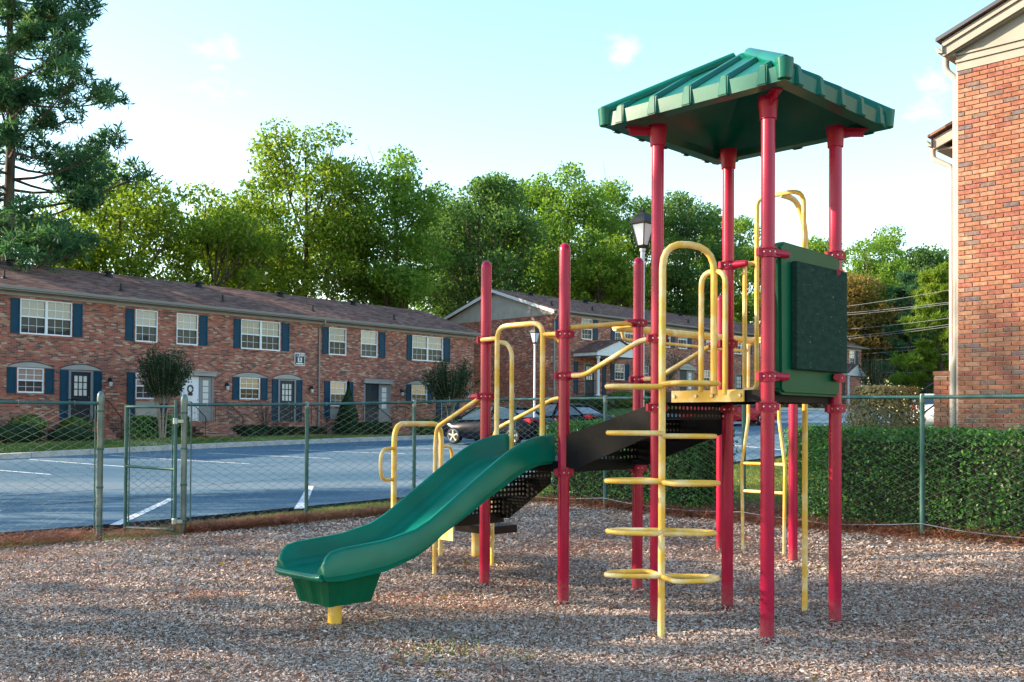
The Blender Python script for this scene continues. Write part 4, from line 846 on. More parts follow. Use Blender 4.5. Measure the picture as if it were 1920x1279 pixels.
# decks
def deck(p0, p1, q0, q1, zt, th, mat=None, name='deck'):
    m = MB(); a, b, c, d = W(p0,q0), W(p1,q0), W(p1,q1), W(p0,q1); up = Vector((0,0,1))
    top = [x + up*zt for x in (a,b,c,d)]
    m.perf(top[0], top[1]-top[0], top[3]-top[0], .05, .014)
    for x, y in ((0,1),(1,2),(2,3),(3,0)): m.quad(top[x], top[y], top[y]-up*th, top[x]-up*th)
    e = .05; lo = [W(p0+e,q0+e,zt-th), W(p1-e,q0+e,zt-th), W(p1-e,q1-e,zt-th), W(p0+e,q1-e,zt-th)]; ot = [x - up*th for x in top]
    for x in range(4): m.quad(ot[x], ot[(x+1) % 4], lo[(x+1) % 4], lo[x])
    for t in (.33, .66):
        m.obox(W(p0 + (p1-p0)*t - .02, q0+.02, zt-.05), W(.04,0), W(0,q1-q0-.04), Vector((0,0,.045)))
    return m.build(name, mat or m_black, PS)
deck(5.72, 6.66, 3.42, 4.28, 1.625, .075); deck(5.76, 6.68, 5.20, 6.10, 1.105, .085); 
# stairs with perforated risers and treads
def stair(p0, p1, q0, q1, z0, z1, n, name='stairs', sh=.24):
    """climbs from (q0,z0) to (q1,z1)"""
    root = MB(); dq = (q1 - q0) / (n - 1); dz = (z1 - z0) / n; up = Vector((0,0,1))
    for k in range(n):
        qa = q0 + dq * k; za = z0 + dz * k
        root.perf(W(p0,qa,za), W(p1-p0,0), up*dz, .048, .013)
        if k < n - 1: root.perf(W(p0,qa,za+dz), W(p1-p0,0), W(0,dq), .048, .013)
        root.obox(W(p0,qa,za+dz-.03), W(p1-p0,0), W(0,.004 * (1 if dq > 0 else -1)), Vector((0,0,.028)))
    o = root.build(name, m_black, PS)
    for pp in (p0 - .012, p1):
        m = MB(); pts = [W(pp,q0-.04*np.sign(dq),z0-.04), W(pp,q0-.04*np.sign(dq),z0+sh-.04), W(pp,q1,z1-.045), W(pp,q1,z1-.045-sh*.92), W(pp,q0+.1*np.sign(dq),z0-.04)]
        m.prism(pts, W(.012, 0)); s_ = m.build('stringer', m_black, o)
        b = MB()
        for k in range(4): c = W(pp-.001, q0+(q1-q0)*(.1+.25*k), z0+(z1-z0)*(.1+.25*k)+.03); b.tube([c, c - W(.006,0)], .005, 6)
        b.build('bolt', m_iron, s_)
stair(5.77, 6.62, 5.15, 4.30, 1.10, 1.60, 3); stair(5.80, 6.60, 6.74, 6.11, .55, 1.09, 3, sh=.20)
tp = deck(5.80, 6.64, 6.74, 7.42, .555, .09, m_brownd, 'transfer_deck')
m = MB(); m.prism([W(5.785,6.50,.375),W(5.785,7.42,.375),W(5.785,7.42,.56),W(5.785,6.50,.56)], W(.012,0)); tpl = m.build('side_plate', m_yel, tp)
m = MB()
for q in (6.86, 7.0, 7.2): m.prism([W(5.782,q,.41),W(5.782,q+.018,.41),W(5.782,q+.016,.455),W(5.782,q+.009,.465),W(5.782,q+.002,.455)], W(.002,0))
m.build('slot', m_dark, tpl)
deck(6.66, 7.03, 6.95, 7.45, .40, .075, m_brownd, 'step_plate')
x_, y_ = W(6.9,7.43).xy; w0 = Vector((-.352, 10.15, 0)); m = MB(); m.tube([(w0.x,w0.y,-.1),(w0.x,w0.y,.36)], .05, 14); m.build('deck_leg', m_yel, tp, smooth=40)
# slide
prof = [(3.64,.495,.43,.405),(3.665,.545,.432,.39),(3.70,.575,.437,.385),(3.78,.592,.442,.380),(3.95,.605,.452,.392),(4.14,.620,.470,.408),(4.39,.672,.520,.478),(4.52,.730,.580,.540),(4.63,.798,.645,.612),(4.87,.945,.790,.735),(5.12,1.098,.945,.868),(5.28,1.19,1.035,.945),(5.40,1.243,1.085,1.005),(5.50,1.275,1.105,1.045),(5.62,1.30,1.112,1.075),(5.775,1.315,1.115,1.085)]
qn, qf = 5.30, 5.85; ft = .045
m = MB(); rows = []
for p, zt, zb_, zo in prof:
    sec = [(qn+.010,zo),(qn+.006,zo+(zb_-zo)*.55),(qn-.004,zo+(zb_-zo)*.62),(qn,zt-.022),(qn+.006,zt-.007),(qn+.018,zt),(qn+ft-.014,zt-.002),(qn+ft-.003,zt-.016),(qn+ft+.014,zb_+.045),(qn+ft+.040,zb_+.012),(qn+ft+.085,zb_),
           (qf-ft-.085,zb_),(qf-ft-.040,zb_+.012),(qf-ft-.014,zb_+.045),(qf-ft+.003,zt-.016),(qf-ft+.014,zt-.002),(qf-.018,zt),(qf-.006,zt-.007),(qf,zt-.022),(qf+.004,zo+(zb_-zo)*.62),(qf-.006,zo+(zb_-zo)*.55),(qf-.010,zo)]
    rows.append([W(p, q, z) for q, z in sec])
n = len(rows[0]); V = [v for r_ in rows for v in r_]; F = []
for i in range(len(rows)-1):
    for j in range(n): F.append((i*n+j, i*n+(j+1) % n, (i+1)*n+(j+1) % n, (i+1)*n+j))
F += [(0,1,2,9,10,11,12,19,20,21)[::-1], (2,3,4,5,6,7,8,9)[::-1], (12,13,14,15,16,17,18,19)[::-1]]; k = (len(rows)-1)*n
F += [tuple(k + j for j in (0,1,2,9,10,11,12,19,20,21)), tuple(k + j for j in (2,3,4,5,6,7,8,9)), tuple(k + j for j in (12,13,14,15,16,17,18,19))]
m.add(V, F); slide = m.build('slide', m_grn, PS, smooth=50)
m = MB(); m.tube([W(3.632,qn+.02,.412), W(3.625,qn+.09,.408), W(3.625,qf-.09,.408), W(3.632,qf-.02,.412)], .024, 8); m.build('exit_lip', m_grn, slide, smooth=50)
m = MB(); ctr = (3.915, 5.575)
def ring(hp, hq, z, nn=5):
    out = []
    for a, b in ((-1,-1),(1,-1),(1,1),(-1,1)):
        out.append((a, b))
    pts = []
    for i in range(4):
        a, b = Vector(out[i]), Vector(out[(i+1) % 4])
        for k in range(nn * 2):
            t = k / (nn*2); c = a + (b - a) * t; g_ = 0 if (k % 4 in (0, 1)) else -.012; nn_ = Vector(((a+b)/2)).normalized()
            pts.append(W(ctr[0] + c.x*hp + nn_.x*g_, ctr[1] + c.y*hq + nn_.y*g_, z))
    return pts
r1, r2 = ring(.215,.225,.405), ring(.165,.175,.205); n = len(r1)
m.add(r1 + r2, [(i, (i+1) % n, n + (i+1) % n, n + i) for i in range(n)] + [tuple(range(n, 2*n))]); m.build('slide_base', m_panel, slide)
c = W(*ctr); m = MB(); m.lathe([(.047,-.1),(.047,.24)], (c.x, c.y, 0), 16); m.build('slide_leg', m_yel, slide, smooth=40)
# pipes
PIPE = .0185
def pipe(name, pts, r=PIPE, fr=.08, parent=None, mat=None): return MB().tube(fillet(pts, fr), r, 10).build(name, mat or m_yel, parent or PS, smooth=45)
# slide hood between posts E and F
hd = pipe('slide_hood', [W(5.70,5.875,1.22), W(5.70,5.875,2.185), W(5.70,5.365,2.185), W(5.70,5.365,1.22)], .021, .11)
for qa, qb, qc in ((6.08, 5.875, 5.785), (5.24, 5.365, 5.19)):
    pipe('hood_bar', [W(5.72,qa,2.09), W(5.70,qb,2.09)], .019, .05, hd)
    pipe('hood_bar', [W(5.705,qb,2.085) if qc < 5.5 else W(5.70,5.875,2.06), W(5.76,(qb+qc)/2,2.075 if qc < 5.5 else 2.055), W(5.78,qc,1.98), W(5.78,qc,1.105)], .019, .07, hd)
# rails
pipe('safety_bar', [W(5.80,5.18,2.14), W(6.66,5.205,2.245)], .021)
for pp, za, zb_ in ((5.755,1.765,2.005),(6.655,1.77,2.02)):
    pipe('stair_handrail', [W(pp,5.10,za), W(pp,4.98,za), W(pp,4.46,zb_-.01), W(pp,4.37,zb_)], .0195, .07)
pipe('stair_handrail', [W(5.79,6.17,1.61), W(5.785,6.72,1.36), W(5.785,6.74,1.2), W(5.785,6.74,-.02)], .0185, .06)
pipe('stair_handrail', [W(6.63,5.95,1.625), W(6.635,6.10,1.62), W(6.645,6.86,1.34), W(6.645,6.90,1.2), W(6.645,6.90,-.02)], .0185, .06)
ta, tb = W(5.745,7.27), W(6.62,7.62); dv = (tb - ta).normalized(); up = Vector((0,0,1))
th = pipe('transfer_handrail', [ta - up*.02, ta + up*1.385, tb + up*1.385, tb - up*.02], .0255, .17)
for c, s_ in ((ta,-1),(tb,1)):
    e = c + dv*.24*s_; pipe('hand_loop', [c + up*1.16, e + up*1.16, e + up*.875, c + up*.875], .017, .14, th)
# loop climber on the near side
cp = W(5.375,3.975); LO = MB()
arch_pts = [cp - up*.05, cp + up*2.60, W(5.70,3.79,2.585), W(5.70,3.79,1.60)]
climb = pipe('loop_climber', arch_pts, .0235, .17)
pipe('climber_arch', [W(5.705,3.895,1.62), W(5.705,3.895,2.425), W(5.705,3.705,2.425), W(5.705,3.705,1.60)], .0185, .09, climb)
def loop(z, sx, near):
    s = 1 if near else -1
    pts = [(0,0), (.055*sx, -.22*s), (.30*sx, -.16*s), (.375*sx, -.045*s), (.30*sx, .015*s), (0,.02*s)]
    P = [Vector((cp.x + x, cp.y + y, z + .004*s)) for x, y in pts]; MB().tube(fillet(P, .07, 4), .0165, 9).build('climber_loop', m_yel, climb, smooth=45)
for i, z in enumerate((1.645,1.335,1.022,.700,.405)):
    zz = z + random.uniform(-.006,.006); loop(zz, -1, i in (1,3)); loop(zz - (.012 if i != 0 else -.01), 1, i in (0,2,4))
m = MB(); m.prism([W(5.698,4.135,1.548),W(5.698,3.56,1.548),W(5.698,3.56,1.628),W(5.698,4.135,1.628)], W(.012,0)); pl = m.build('mounting_plate', m_yel, climb)
m = MB()
for q in (4.11,3.93,3.80,3.585): c = W(5.697,q,1.59); m.tube([c, c - W(.012,0)], .012, 8)
m.build('bolt', m_bolt, pl)
# fire pole hood on the far side
fh = pipe('pole_hood', [W(6.68,4.165,2.61), W(6.68,4.165,1.665), W(6.68,4.06,1.665), W(6.68,4.06,3.12), W(6.68,3.67,3.12), W(6.68,3.67,1.64)], .0175, [.02,.07,.07,.11,.11])
pipe('hood_bar', [W(6.66,4.25,2.625), W(6.68,4.06,2.625)], .0175, .05, fh); pipe('hood_bar', [W(6.665,3.45,2.60), W(6.68,3.67,2.60)], .0175, .05, fh); pipe('hood_bar', [W(6.68,3.565,2.60), W(6.68,3.565,1.64)], .0175, .05, fh)
pipe('fire_pole', [W(6.68,3.86,3.115), W(6.80,3.80,3.09), W(6.875,3.765,2.90), W(6.875,3.765,-.05)], .0215, .12)
# barrier panel on the right face
m = MB(); pq = 3.345
out = [(5.83,1.62),(5.88,1.595),(6.61,1.595),(6.675,1.67),(6.675,2.50),(6.625,2.585),(5.87,2.60),(5.815,2.57)]
m.prism([W(p, pq+.02, z) for p, z in out], W(0,.07)); pan = m.build('barrier_panel', m_panel, PS, bevel=.018, smooth=60)
m = MB(); m.prism([W(5.955,pq-.025,1.765),W(6.655,pq-.025,1.765),W(6.655,pq-.025,2.475),W(5.955,pq-.025,2.475)], W(0,.043)); m.build('play_board', m_board, pan, bevel=.004)
# overhead beam with hand grips, ladder at the far end
bm2 = pipe('overhead_beam', [W(6.85,5.58,2.245), W(9.14,5.58,2.265)], .034)
pipe('grip_rail', [W(6.95,5.58,2.235), W(6.97,5.58,2.145), W(9.0,5.58,2.15), W(9.02,5.58,2.24)], .0155, .07, bm2)
pipe('beam_bar', [W(9.19,6.0,2.28), W(9.13,5.6,2.285), W(9.07,5.12,2.28)], .019, .05, bm2); pipe('beam_bar', [W(6.70,5.22,2.235), W(6.86,5.58,2.245)], .021, .03, bm2)
lad = pipe('ladder', [W(9.33,5.832,-.03), W(9.33,5.848,.99), W(9.33,5.77,1.45), W(9.33,5.77,2.27), W(9.33,5.405,2.27), W(9.33,5.405,1.45), W(9.33,5.335,.98), W(9.33,5.345,-.03)], .0175, [.05,.05,.08,.08,.05,.05])
for z in (.985,.69): pipe('rung', [W(9.33,5.84,z), W(9.33,5.34,z)], .017, .02, lad)

# ================================================================== lamps, wires, cars
def lantern(x, y, ztop, label):
    z0 = H(x, y); t = thing('street_lamp', label, 'street lamp', (x, y, 0), group='lantern lamps on white poles'); zb_ = ztop - .66
    MB().lathe([(.07,z0-.1),(.07,z0+.25),(.04,z0+.32),(.036,zb_-.05),(.05,zb_-.04),(.05,zb_)], (0,0,0), 12).build('pole', m_pole, t, smooth=40)
    hd_ = MB(); hd_.lathe([(.055,0),(.075,.03),(.09,.05),(.09,.06),(.0,.06)], (0,0,zb_), 4); hd_.lathe([(.20,.40),(.205,.42),(.16,.50),(.11,.565),(.05,.575),(.035,.60),(.045,.62),(.025,.65),(.0,.66)], (0,0,zb_), 4)
    for k in range(4): a = k*math.pi/2; hd_.tube([(.088*math.cos(a),.088*math.sin(a),zb_+.05),(.185*math.cos(a),.185*math.sin(a),zb_+.41)], .010, 4)
    head = hd_.build('lamp_head', m_iron, t); MB().lathe([(.08,.055),(.172,.395)], (0,0,zb_), 4).build('lamp_glass', m_lampw, head)
lantern(2.12, 16.35, 4.92, 'lantern street lamp on a white pole, close behind the roofed tower')
lantern(.82, 36.6, 4.95, 'lantern street lamp on a white pole in front of the grey gable end')
lantern(24.2, 55.0, 5.75, 'distant lantern street lamp beside the downspout of the orange brick wall')
WIRES = [((1480,583),(1840,527),84,66),((1480,590),(1840,553),84,66),((1480,594),(1840,556),84.5,66.5),((1480,621),(1840,583),84,66),((1480,636),(1840,594),84,66),((1480,640),(1840,598),84.5,66.5),((1560,650),(1840,635),92,74),((1570,662),(1840,634),92,74),((1600,672),(1840,650),92,74),((1620,693),(1840,686),90,72)]
NM = ['highest thin power line crossing in front of the autumn trees','upper of the close pair of wires below the highest line','lower of the close pair of wires below the highest line','single wire level with the middle of the scuffed board','upper of the paired wires above the far roof corner','lower of the paired wires above the far roof corner','wire starting just right of the far roof corner','wire sloping up past the far roof corner','faint sagging wire below the far roof eave','lowest cable, near the top of the brick pier']
for (a, b, da, db), nm in zip(WIRES, NM):
    A_ = Vector(((a[0]-960)/1880*da, da, 1.4+(793-a[1])*da/1880)); B_ = Vector(((b[0]-960)/1880*db, db, 1.4+(793-b[1])*db/1880))
    pts = [A_ + (B_-A_)*t - Vector((0,0,.5*math.sin(math.pi*t)*.35)) for t in np.linspace(-.05,1.05,14)]
    put(MB().tube(pts, .017, 5).build('power_line', m_cable), nm, 'power line', 'power lines across the trees')
def car(name, label, loc, rz, paint, kind=0):
    """sedan: nose towards +x, origin on the ground in the middle"""
    t = thing('parked_car', label, 'car', loc, rz, 'cars parked in the lot')
    # stations: x, half width, sill z, belt z, deck z
    st = [(-2.36,.62,.42,.66,.72),(-2.30,.74,.33,.80,.90),(-2.10,.84,.26,.88,1.00),(-1.70,.89,.22,.90,1.03),(-1.2,.91,.20,.88,1.00),(-.4,.92,.19,.86,.97),(.4,.92,.19,.84,.95),(1.0,.91,.20,.82,.93),(1.5,.89,.22,.80,.88),(1.95,.84,.25,.74,.80),(2.22,.74,.30,.64,.70),(2.34,.58,.38,.54,.58)]
    rows = []
    for x, w_, zs, zb_, zd in st:
        half = [(w_*.80,zs),(w_*.97,zs+.06),(w_,zs+.22 if zb_-zs > .3 else (zs+zb_)/2),(w_*.985,zb_),(w_*.90,zd-.03),(w_*.6,zd),(.0,zd+.012)]
        rows.append([(x, y, z) for y, z in half] + [(x, -y, z) for y, z in half[-2::-1]])
    m = MB(); n = len(rows[0]); V = [v for r_ in rows for v in r_]; F = []
    for i in range(len(rows)-1):
        for j in range(n-1): F.append((i*n+j, i*n+j+1, (i+1)*n+j+1, (i+1)*n+j))
        F.append((i*n+n-1, i*n, (i+1)*n, (i+1)*n+n-1))
    F += [tuple(range(n-1,-1,-1)), tuple((len(rows)-1)*n + j for j in range(n))]; m.add(V, F)
    # roof with pillars
    g0 = [(-1.78,.98,.72),(-1.05,1.36,.60),(-.55,1.455,.585),(.1,1.46,.59),(.55,1.38,.60),(1.28,.92,.74)]
    rr_ = [(-1.10,1.345,.61),(-.55,1.448,.60),(.1,1.452,.60),(.56,1.375,.615)]
    for p, q in zip(rr_[:-1], rr_[1:]): m.add([(p[0],p[2],p[1]),(q[0],q[2],q[1]),(q[0],q[2]*.7,q[1]+.03),(p[0],p[2]*.7,p[1]+.03),(p[0],-p[2],p[1]),(q[0],-q[2],q[1]),(q[0],-q[2]*.7,q[1]+.03),(p[0],-p[2]*.7,p[1]+.03)], [(0,1,2,3),(7,6,5,4),(3,2,6,7)])
    for s in (-1, 1):
        for a, b in (((-1.80,.88,.99),(-1.08,.615,1.35)),((1.30,.86,.90),(.56,.62,1.38)),((-.28,.905,.93),(-.32,.607,1.45))): m.tube([(a[0],s*a[1],a[2]),(b[0],s*b[1],b[2])], .035, 5)
        m.tube([(-1.08,s*.61,1.35),(-.55,s*.60,1.45),(.1,s*.602,1.455),(.56,s*.617,1.375)], .03, 5)
        m.add([(1.0,s*.90,.92),(1.08,s*1.04,.94),(1.05,s*1.04,1.06),(.95,s*.92,1.02),(1.18,s*.93,.95),(1.15,s*1.0,1.02)], [(0,1,2,3),(0,4,1),(3,2,5),(4,5,2,1)])
    m.build('body', paint, t, smooth=50)
    gl = MB()
    for p, q in zip(g0[:-1], g0[1:]):
        wa, wb = (.86 if p[1] < 1.1 else p[2]), (.86 if q[1] < 1.1 else q[2])
        gl.quad((p[0],-wa,p[1]-.012),(q[0],-wb,q[1]-.012),(q[0],wb,q[1]-.012),(p[0],wa,p[1]-.012))
    for s in (-1, 1):
        gl.add([(-1.75,s*.875,.98),(1.26,s*.87,.90),(.55,s*.602,1.365),(.1,s*.590,1.44),(-.55,s*.588,1.44),(-1.06,s*.60,1.34)], [(0,1,2,3,4,5)])
    gl.build('glass', m_cargl, t)
    for x in (1.42, -1.36):
        for s in (-1, 1):
            m = MB(); m.tube([(x,s*.70,.325),(x,s*.72,.325),(x,s*.90,.325),(x,s*.925,.325)], [.30,.325,.325,.30], 22); wh = m.build('wheel', m_tyre, t, smooth=35)
            r_ = MB(); yy = s*.930
            for k in range(5):
                a = 2*math.pi*k/5 + .3; e = Vector((math.cos(a),0,math.sin(a))); f_ = Vector((-e.z,0,e.x)); c = Vector((x,yy,.325))
                r_.prism([c+e*.03-f_*.035, c+e*.225-f_*.03, c+e*.225+f_*.03, c+e*.03+f_*.035], (0,s*-.02,0))
            ringp = [Vector((x+.232*math.cos(a), yy-.004*s, .325+.232*math.sin(a))) for a in np.linspace(0,2*math.pi,24,endpoint=False)]; r_.tube(ringp, .017, 5, closed=True); r_.tube([(x,yy-.02*s,.325),(x,yy+.006*s,.325)], .05, 10)
            r_.build('rim', m_rim, wh)
    for s in (-1, 1):
        MB().prism([(-2.34,s*.56,.78),(-2.12,s*.845,.80),(-1.86,s*.89,.93),(-2.10,s*.84,.985),(-2.31,s*.62,.90)], (.03,s*.012,.012)).build('taillight', m_tail, t)
        MB().prism([(2.24,s*.58,.60),(2.06,s*.80,.66),(1.80,s*.865,.77),(2.0,s*.80,.78),(2.2,s*.66,.72)], (.02,s*.012,.012)).build('headlight', m_head, t)
    MB().box(-2.385,-2.36,-.26,.26,.60,.74).build('number_plate', m_white, t)
    return t
za = math.atan2(.668, -.744)
c1x, c1y = -.55, 38.0; car('parked_car', 'dark navy sedan parked nearest the kerb, its front wheel showing beside the slide', (c1x, c1y, H(c1x,c1y)+.04), za + .10, m_carb)
c2x, c2y = 2.05, 42.2; car('parked_car', 'second dark sedan behind the black stair panel, red taillight showing', (c2x, c2y, H(c2x,c2y)+.04), za + .02, m_carb)
c3x, c3y = 10.35, 48.0; car('parked_car', 'bright red car parked behind the tower posts', (c3x, c3y, H(c3x,c3y)+.04), R(8), m_carr)
c4x, c4y = 16.9, 40.2; car('parked_car', 'white car glimpsed between the round shrub and the brick pier', (c4x, c4y, H(c4x,c4y)+.04), R(70), m_carw)

# ================================================================== leaves
def leafmesh(name, C, size, tint, mat, parent=None, kind=None, up=0.0, aspect=.55, normals=None, seed=1):
    """one folded leaf (two triangles) per point"""
    r = np.random.default_rng(seed); n = len(C); size = np.broadcast_to(size, (n,))
    N = r.normal(size=(n,3)); N[:,2] += up
    if normals is not None: N = N * .8 + normals * 1.2
    N /= np.linalg.norm(N, axis=1, keepdims=True); T = np.cross(N, r.normal(size=(n,3))); T /= np.linalg.norm(T, axis=1, keepdims=True); B = np.cross(N, T)
    s = size[:,None]; a = C - T*s*.5; b = C + B*s*.5*aspect + N*s*.06; c = C + T*s*.5; d = C - B*s*.5*aspect + N*s*.06
    V = np.stack([a,b,c,d],1).reshape(-1,3); F = np.arange(n*4).reshape(-1,4)
    return npmesh(name, V, F, mat, tint=np.clip(tint,0,1), parent=parent, kind=kind)
def clumpnoise(C, s, r):
    ph = r.uniform(0, 6.28, (4,3)); k = r.normal(size=(4,3)) * s
    return sum(np.sin(C @ k[i] + ph[i,0]) for i in range(4)) / 4
def tree(name, label, base, ztop, hw, mat, nleaf=11000, zlow=.25, ls=.24, seed=1, trunk_r=.28, lean=(0,0), ncl=46, sparse=.0, shape='oak', bark=None, group='trees behind the buildings', limbs=18):
    r = np.random.default_rng(seed); x, y = base; z0 = H(x, y) - .3; hgt = ztop - z0; nleaf = int(nleaf * (1.65 if x > -18.5 or y > 30 else 1)); ls *= 1.2 if y > 30 else 1; ztop_ = ztop; ncl = int(ncl * 1.35); hgt *= 1.08
    t = thing(name, label, 'tree', (x, y, z0), group=group)
    cz0 = hgt * zlow; cen = np.array([lean[0], lean[1], (cz0 + hgt) / 2]); rad = np.array([hw, hw, (hgt - cz0) / 2])
    P = r.normal(size=(ncl,3)); P /= np.linalg.norm(P, axis=1, keepdims=True); P *= (r.uniform(.2, 1, (ncl,1)) ** .5) * .86
    if shape == 'cone': P[:, :2] *= np.clip(1.05 - .75 * (P[:, 2:3] + .9) / 1.9, .15, 1.1)
    if shape == 'vase': P[:, :2] *= np.clip(.45 + .5 * (P[:, 2:3] + 1), .3, 1.1)
    cl = cen + P * rad; cr = hw * r.uniform(.16, .36, ncl)
    w = cr ** 2; w /= w.sum(); idx = r.choice(ncl, nleaf, p=w)
    g = r.normal(size=(nleaf,3)); g /= np.linalg.norm(g, axis=1, keepdims=True); g *= r.uniform(.15, 1, (nleaf,1)) ** .45
    C = cl[idx] + g * cr[idx][:,None] * np.array([1.15,1.15,.72]); C += r.normal(size=C.shape) * .12
    if sparse: C = C[r.random(len(C)) > sparse]; idx = idx[:len(C)]
    n = len(C); tint = .45 + .22 * clumpnoise(C, 1.2, r) + r.normal(size=n) * .17
    leafmesh('crown', C, ls * r.uniform(.7, 1.35, n), tint, mat, t, up=.5, seed=seed)
    m = MB(); top = np.array([lean[0]*.7, lean[1]*.7, cz0 + (hgt - cz0) * .75]); tp = []
    for k in range(7):
        u = k/6; tp.append(tuple(top * u + np.array([math.sin(u*5+seed)*.18, math.cos(u*4+seed)*.18, 0]) * hw * .15))
    m.tube(tp, [trunk_r * (1.25 if k == 0 else 1 - .8*k/6) for k in range(7)], 8)
    order = np.argsort(-np.linalg.norm((cl - cen)/rad, axis=1))[:limbs]
    for i in order:
        e = cl[i]; u = np.clip((e[2]*.72 - 0) / top[2], .25, .93); s0 = np.array(tp[int(u*6)]); mid = (s0 + e)/2 + np.array([0,0,-.06*hgt*.3]) + r.normal(size=3)*.2
        m.tube([s0, s0*.55+mid*.45 + np.array([0,0,.0]), mid, mid*.4+e*.6, e], [trunk_r*.42*(1-u*.5), trunk_r*.33*(1-u*.5), trunk_r*.25*(1-u*.4), trunk_r*.15, .02], 6)
        for _ in range(2):
            e2 = e + r.normal(size=3) * cr[i] * .8; m.tube([mid, (mid+e2)/2, e2], [trunk_r*.16, trunk_r*.1, .012], 5)
    m.build('trunk', bark or m_bark, t, smooth=60, fix=False); return t
def pine(name, label, base, ztop, hw, nb=46, round_=False, seed=1, zlow=.2, trunk_r=.3, tufts=26, mat=None, group='trees behind the buildings', tl=.34, dens=1.0):
    r = np.random.default_rng(seed); x, y = base; z0 = H(x, y) - .3; hgt = ztop - z0; t = thing(name, label, 'tree', (x, y, z0), group=group)
    m = MB(); m.tube([(math.sin(k*1.3+seed)*.08*k/3, math.cos(k*1.1)*.06*k/3, hgt*k/8) for k in range(9)], [trunk_r*(1.1-k/8*.95) for k in range(9)], 8)
    tc = []; 
    for i in range(nb):
        u = zlow + (1-zlow) * (i + r.random()) / nb; az = i * 2.4 + r.normal() * .4; v_ = (u-zlow)/(1-zlow); L = hw * ((math.sin(math.pi*(.18+.74*v_))**.8) if round_ else (1.0 - .72 * v_**1.4)) * r.uniform(.55, 1.1); z = hgt * u
        d = np.array([math.cos(az), math.sin(az), 0]); p0 = np.array([0,0,z]); rise = r.uniform(.05, .38)
        pts = [p0 + d*L*k/4 + np.array([0,0,L*rise*(k/4)**1.3 - .05*L*math.sin(math.pi*k/4)]) for k in range(5)]
        m.tube(pts, [trunk_r*.30*(1.05-u)*(1-k/5) + .018 for k in range(5)], 5)
        npf = r.integers(3, 6); pk = np.r_[1.02, r.uniform(.4, 1.0, npf - 1)]; side = np.array([-d[1], d[0], 0])
        for kp in pk:      # needle puffs along the branch and on its side twigs
            off = side * r.normal() * .24 * L * kp * (kp < 1) + np.array([0, 0, r.uniform(-.02, .10) * L]); q = p0 + d*L*kp + np.array([0,0,L*rise*kp**1.3]) + off
            s_ = p0 + d*L*kp*.8 + np.array([0,0,L*rise*(kp*.8)**1.3 - .03*L]); m.tube([s_, q], [.03, .010], 4)
            pr = .30 + .085 * L * r.uniform(.7, 1.2)
            for _ in range(int(tufts * dens * 1.9 / npf)):
                g_ = r.normal(size=3); g_ /= np.linalg.norm(g_); tc.append(q + g_ * r.random()**.4 * pr * np.array([1.25, 1.25, .75]))
    tc = np.array(tc); n = len(tc); k = 11
    D = r.normal(size=(n,k,3)); D[:,:,2] += .55; D /= np.linalg.norm(D, axis=2, keepdims=True); S = np.cross(D, r.normal(size=(n,k,3))); S /= np.linalg.norm(S, axis=2, keepdims=True)
    ln = tl * r.uniform(.7, 1.25, (n,k,1)); b = tc[:,None,:] + 0*D; wd = .028 * r.uniform(.7,1.6,(n,k,1))
    V = np.stack([b - S*wd*.4, b + S*wd*.4, b + D*ln*.6 + S*wd*1.6, b + D*ln - S*wd*.3], 2).reshape(-1,3); F = np.arange(n*k*4).reshape(-1,4)
    tint = np.repeat(.45 + .25*clumpnoise(tc, .9, r) + r.normal(size=n)*.12, k)
    npmesh('crown', V, F, mat or m_lfpine, tint=np.clip(tint,0,1), parent=t); m.build('trunk', m_bark, t, smooth=60, fix=False); return t
pine('pine_tree', 'tall dark pine at the left edge, long branches reaching over the brick roof', (-24.0, 47.5), 29, 5.9, nb=96, seed=3, zlow=.22, trunk_r=.34, tufts=40, tl=.42)
pine('pine_tree', 'dark pine mass low behind the left end of the brick roof', (-29.5, 51), 19, 6.0, nb=44, seed=5, zlow=.12, tufts=30, tl=.42)
tree('broadleaf_tree', 'yellow green tree rising behind the roof just right of the tall pine', (-22.9, 58), 17.0, 5.0, m_lfyel, 15000, .18, .22, 21, .26, ncl=60)
tree('broadleaf_tree', 'smaller yellow green tree with ragged twin tops behind the brick roof', (-17.9, 60), 15.8, 4.0, m_lfyel, 9000, .2, .21, 22, .2, ncl=40, shape='vase')
tree('broadleaf_tree', 'tall bright yellow green tree with thin twiggy top', (-14.4, 69), 22.6, 4.9, m_lfyel, 15500, .2, .23, 23, .3, ncl=58, sparse=.05)
tree('broadleaf_tree', 'big rounded green tree in the middle of the treeline', (-8.4, 71), 21.2, 4.5, m_lfmid, 16500, .2, .23, 24, .32, ncl=56)
tree('broadleaf_tree', 'dark spreading oak above the grey gable end', (-2.6, 78), 20.6, 5.4, m_lfdk, 18000, .26, .24, 25, .4, ncl=60, limbs=26)
tree('broadleaf_tree', 'tall open crowned tree rising left of the tall lantern', (4.9, 86), 23.2, 5.0, m_lfmid, 14000, .25, .24, 26, .3, ncl=52)
tree('broadleaf_tree', 'slender green tree between the dark oak and the tall open crowned one', (1.2, 90), 23.0, 4.2, m_lfmid, 11000, .4, .25, 27, .3, ncl=44)
tree('broadleaf_tree', 'fresh light green tree low behind the far roof, left of the lantern', (6.6, 80), 16.6, 4.2, m_lfyel, 12000, .2, .23, 28, .25, ncl=44)
tree('broadleaf_tree', 'green tree partly hidden by the tall lantern and red post', (10.6, 93), 23.2, 4.6, m_lfmid, 13000, .3, .25, 29, .3, ncl=48)
tree('broadleaf_tree', 'dark green oak seen through the yellow climber arch', (16.2, 95), 23.3, 5.2, m_lfdk, 17000, .2, .25, 30, .36, ncl=56)
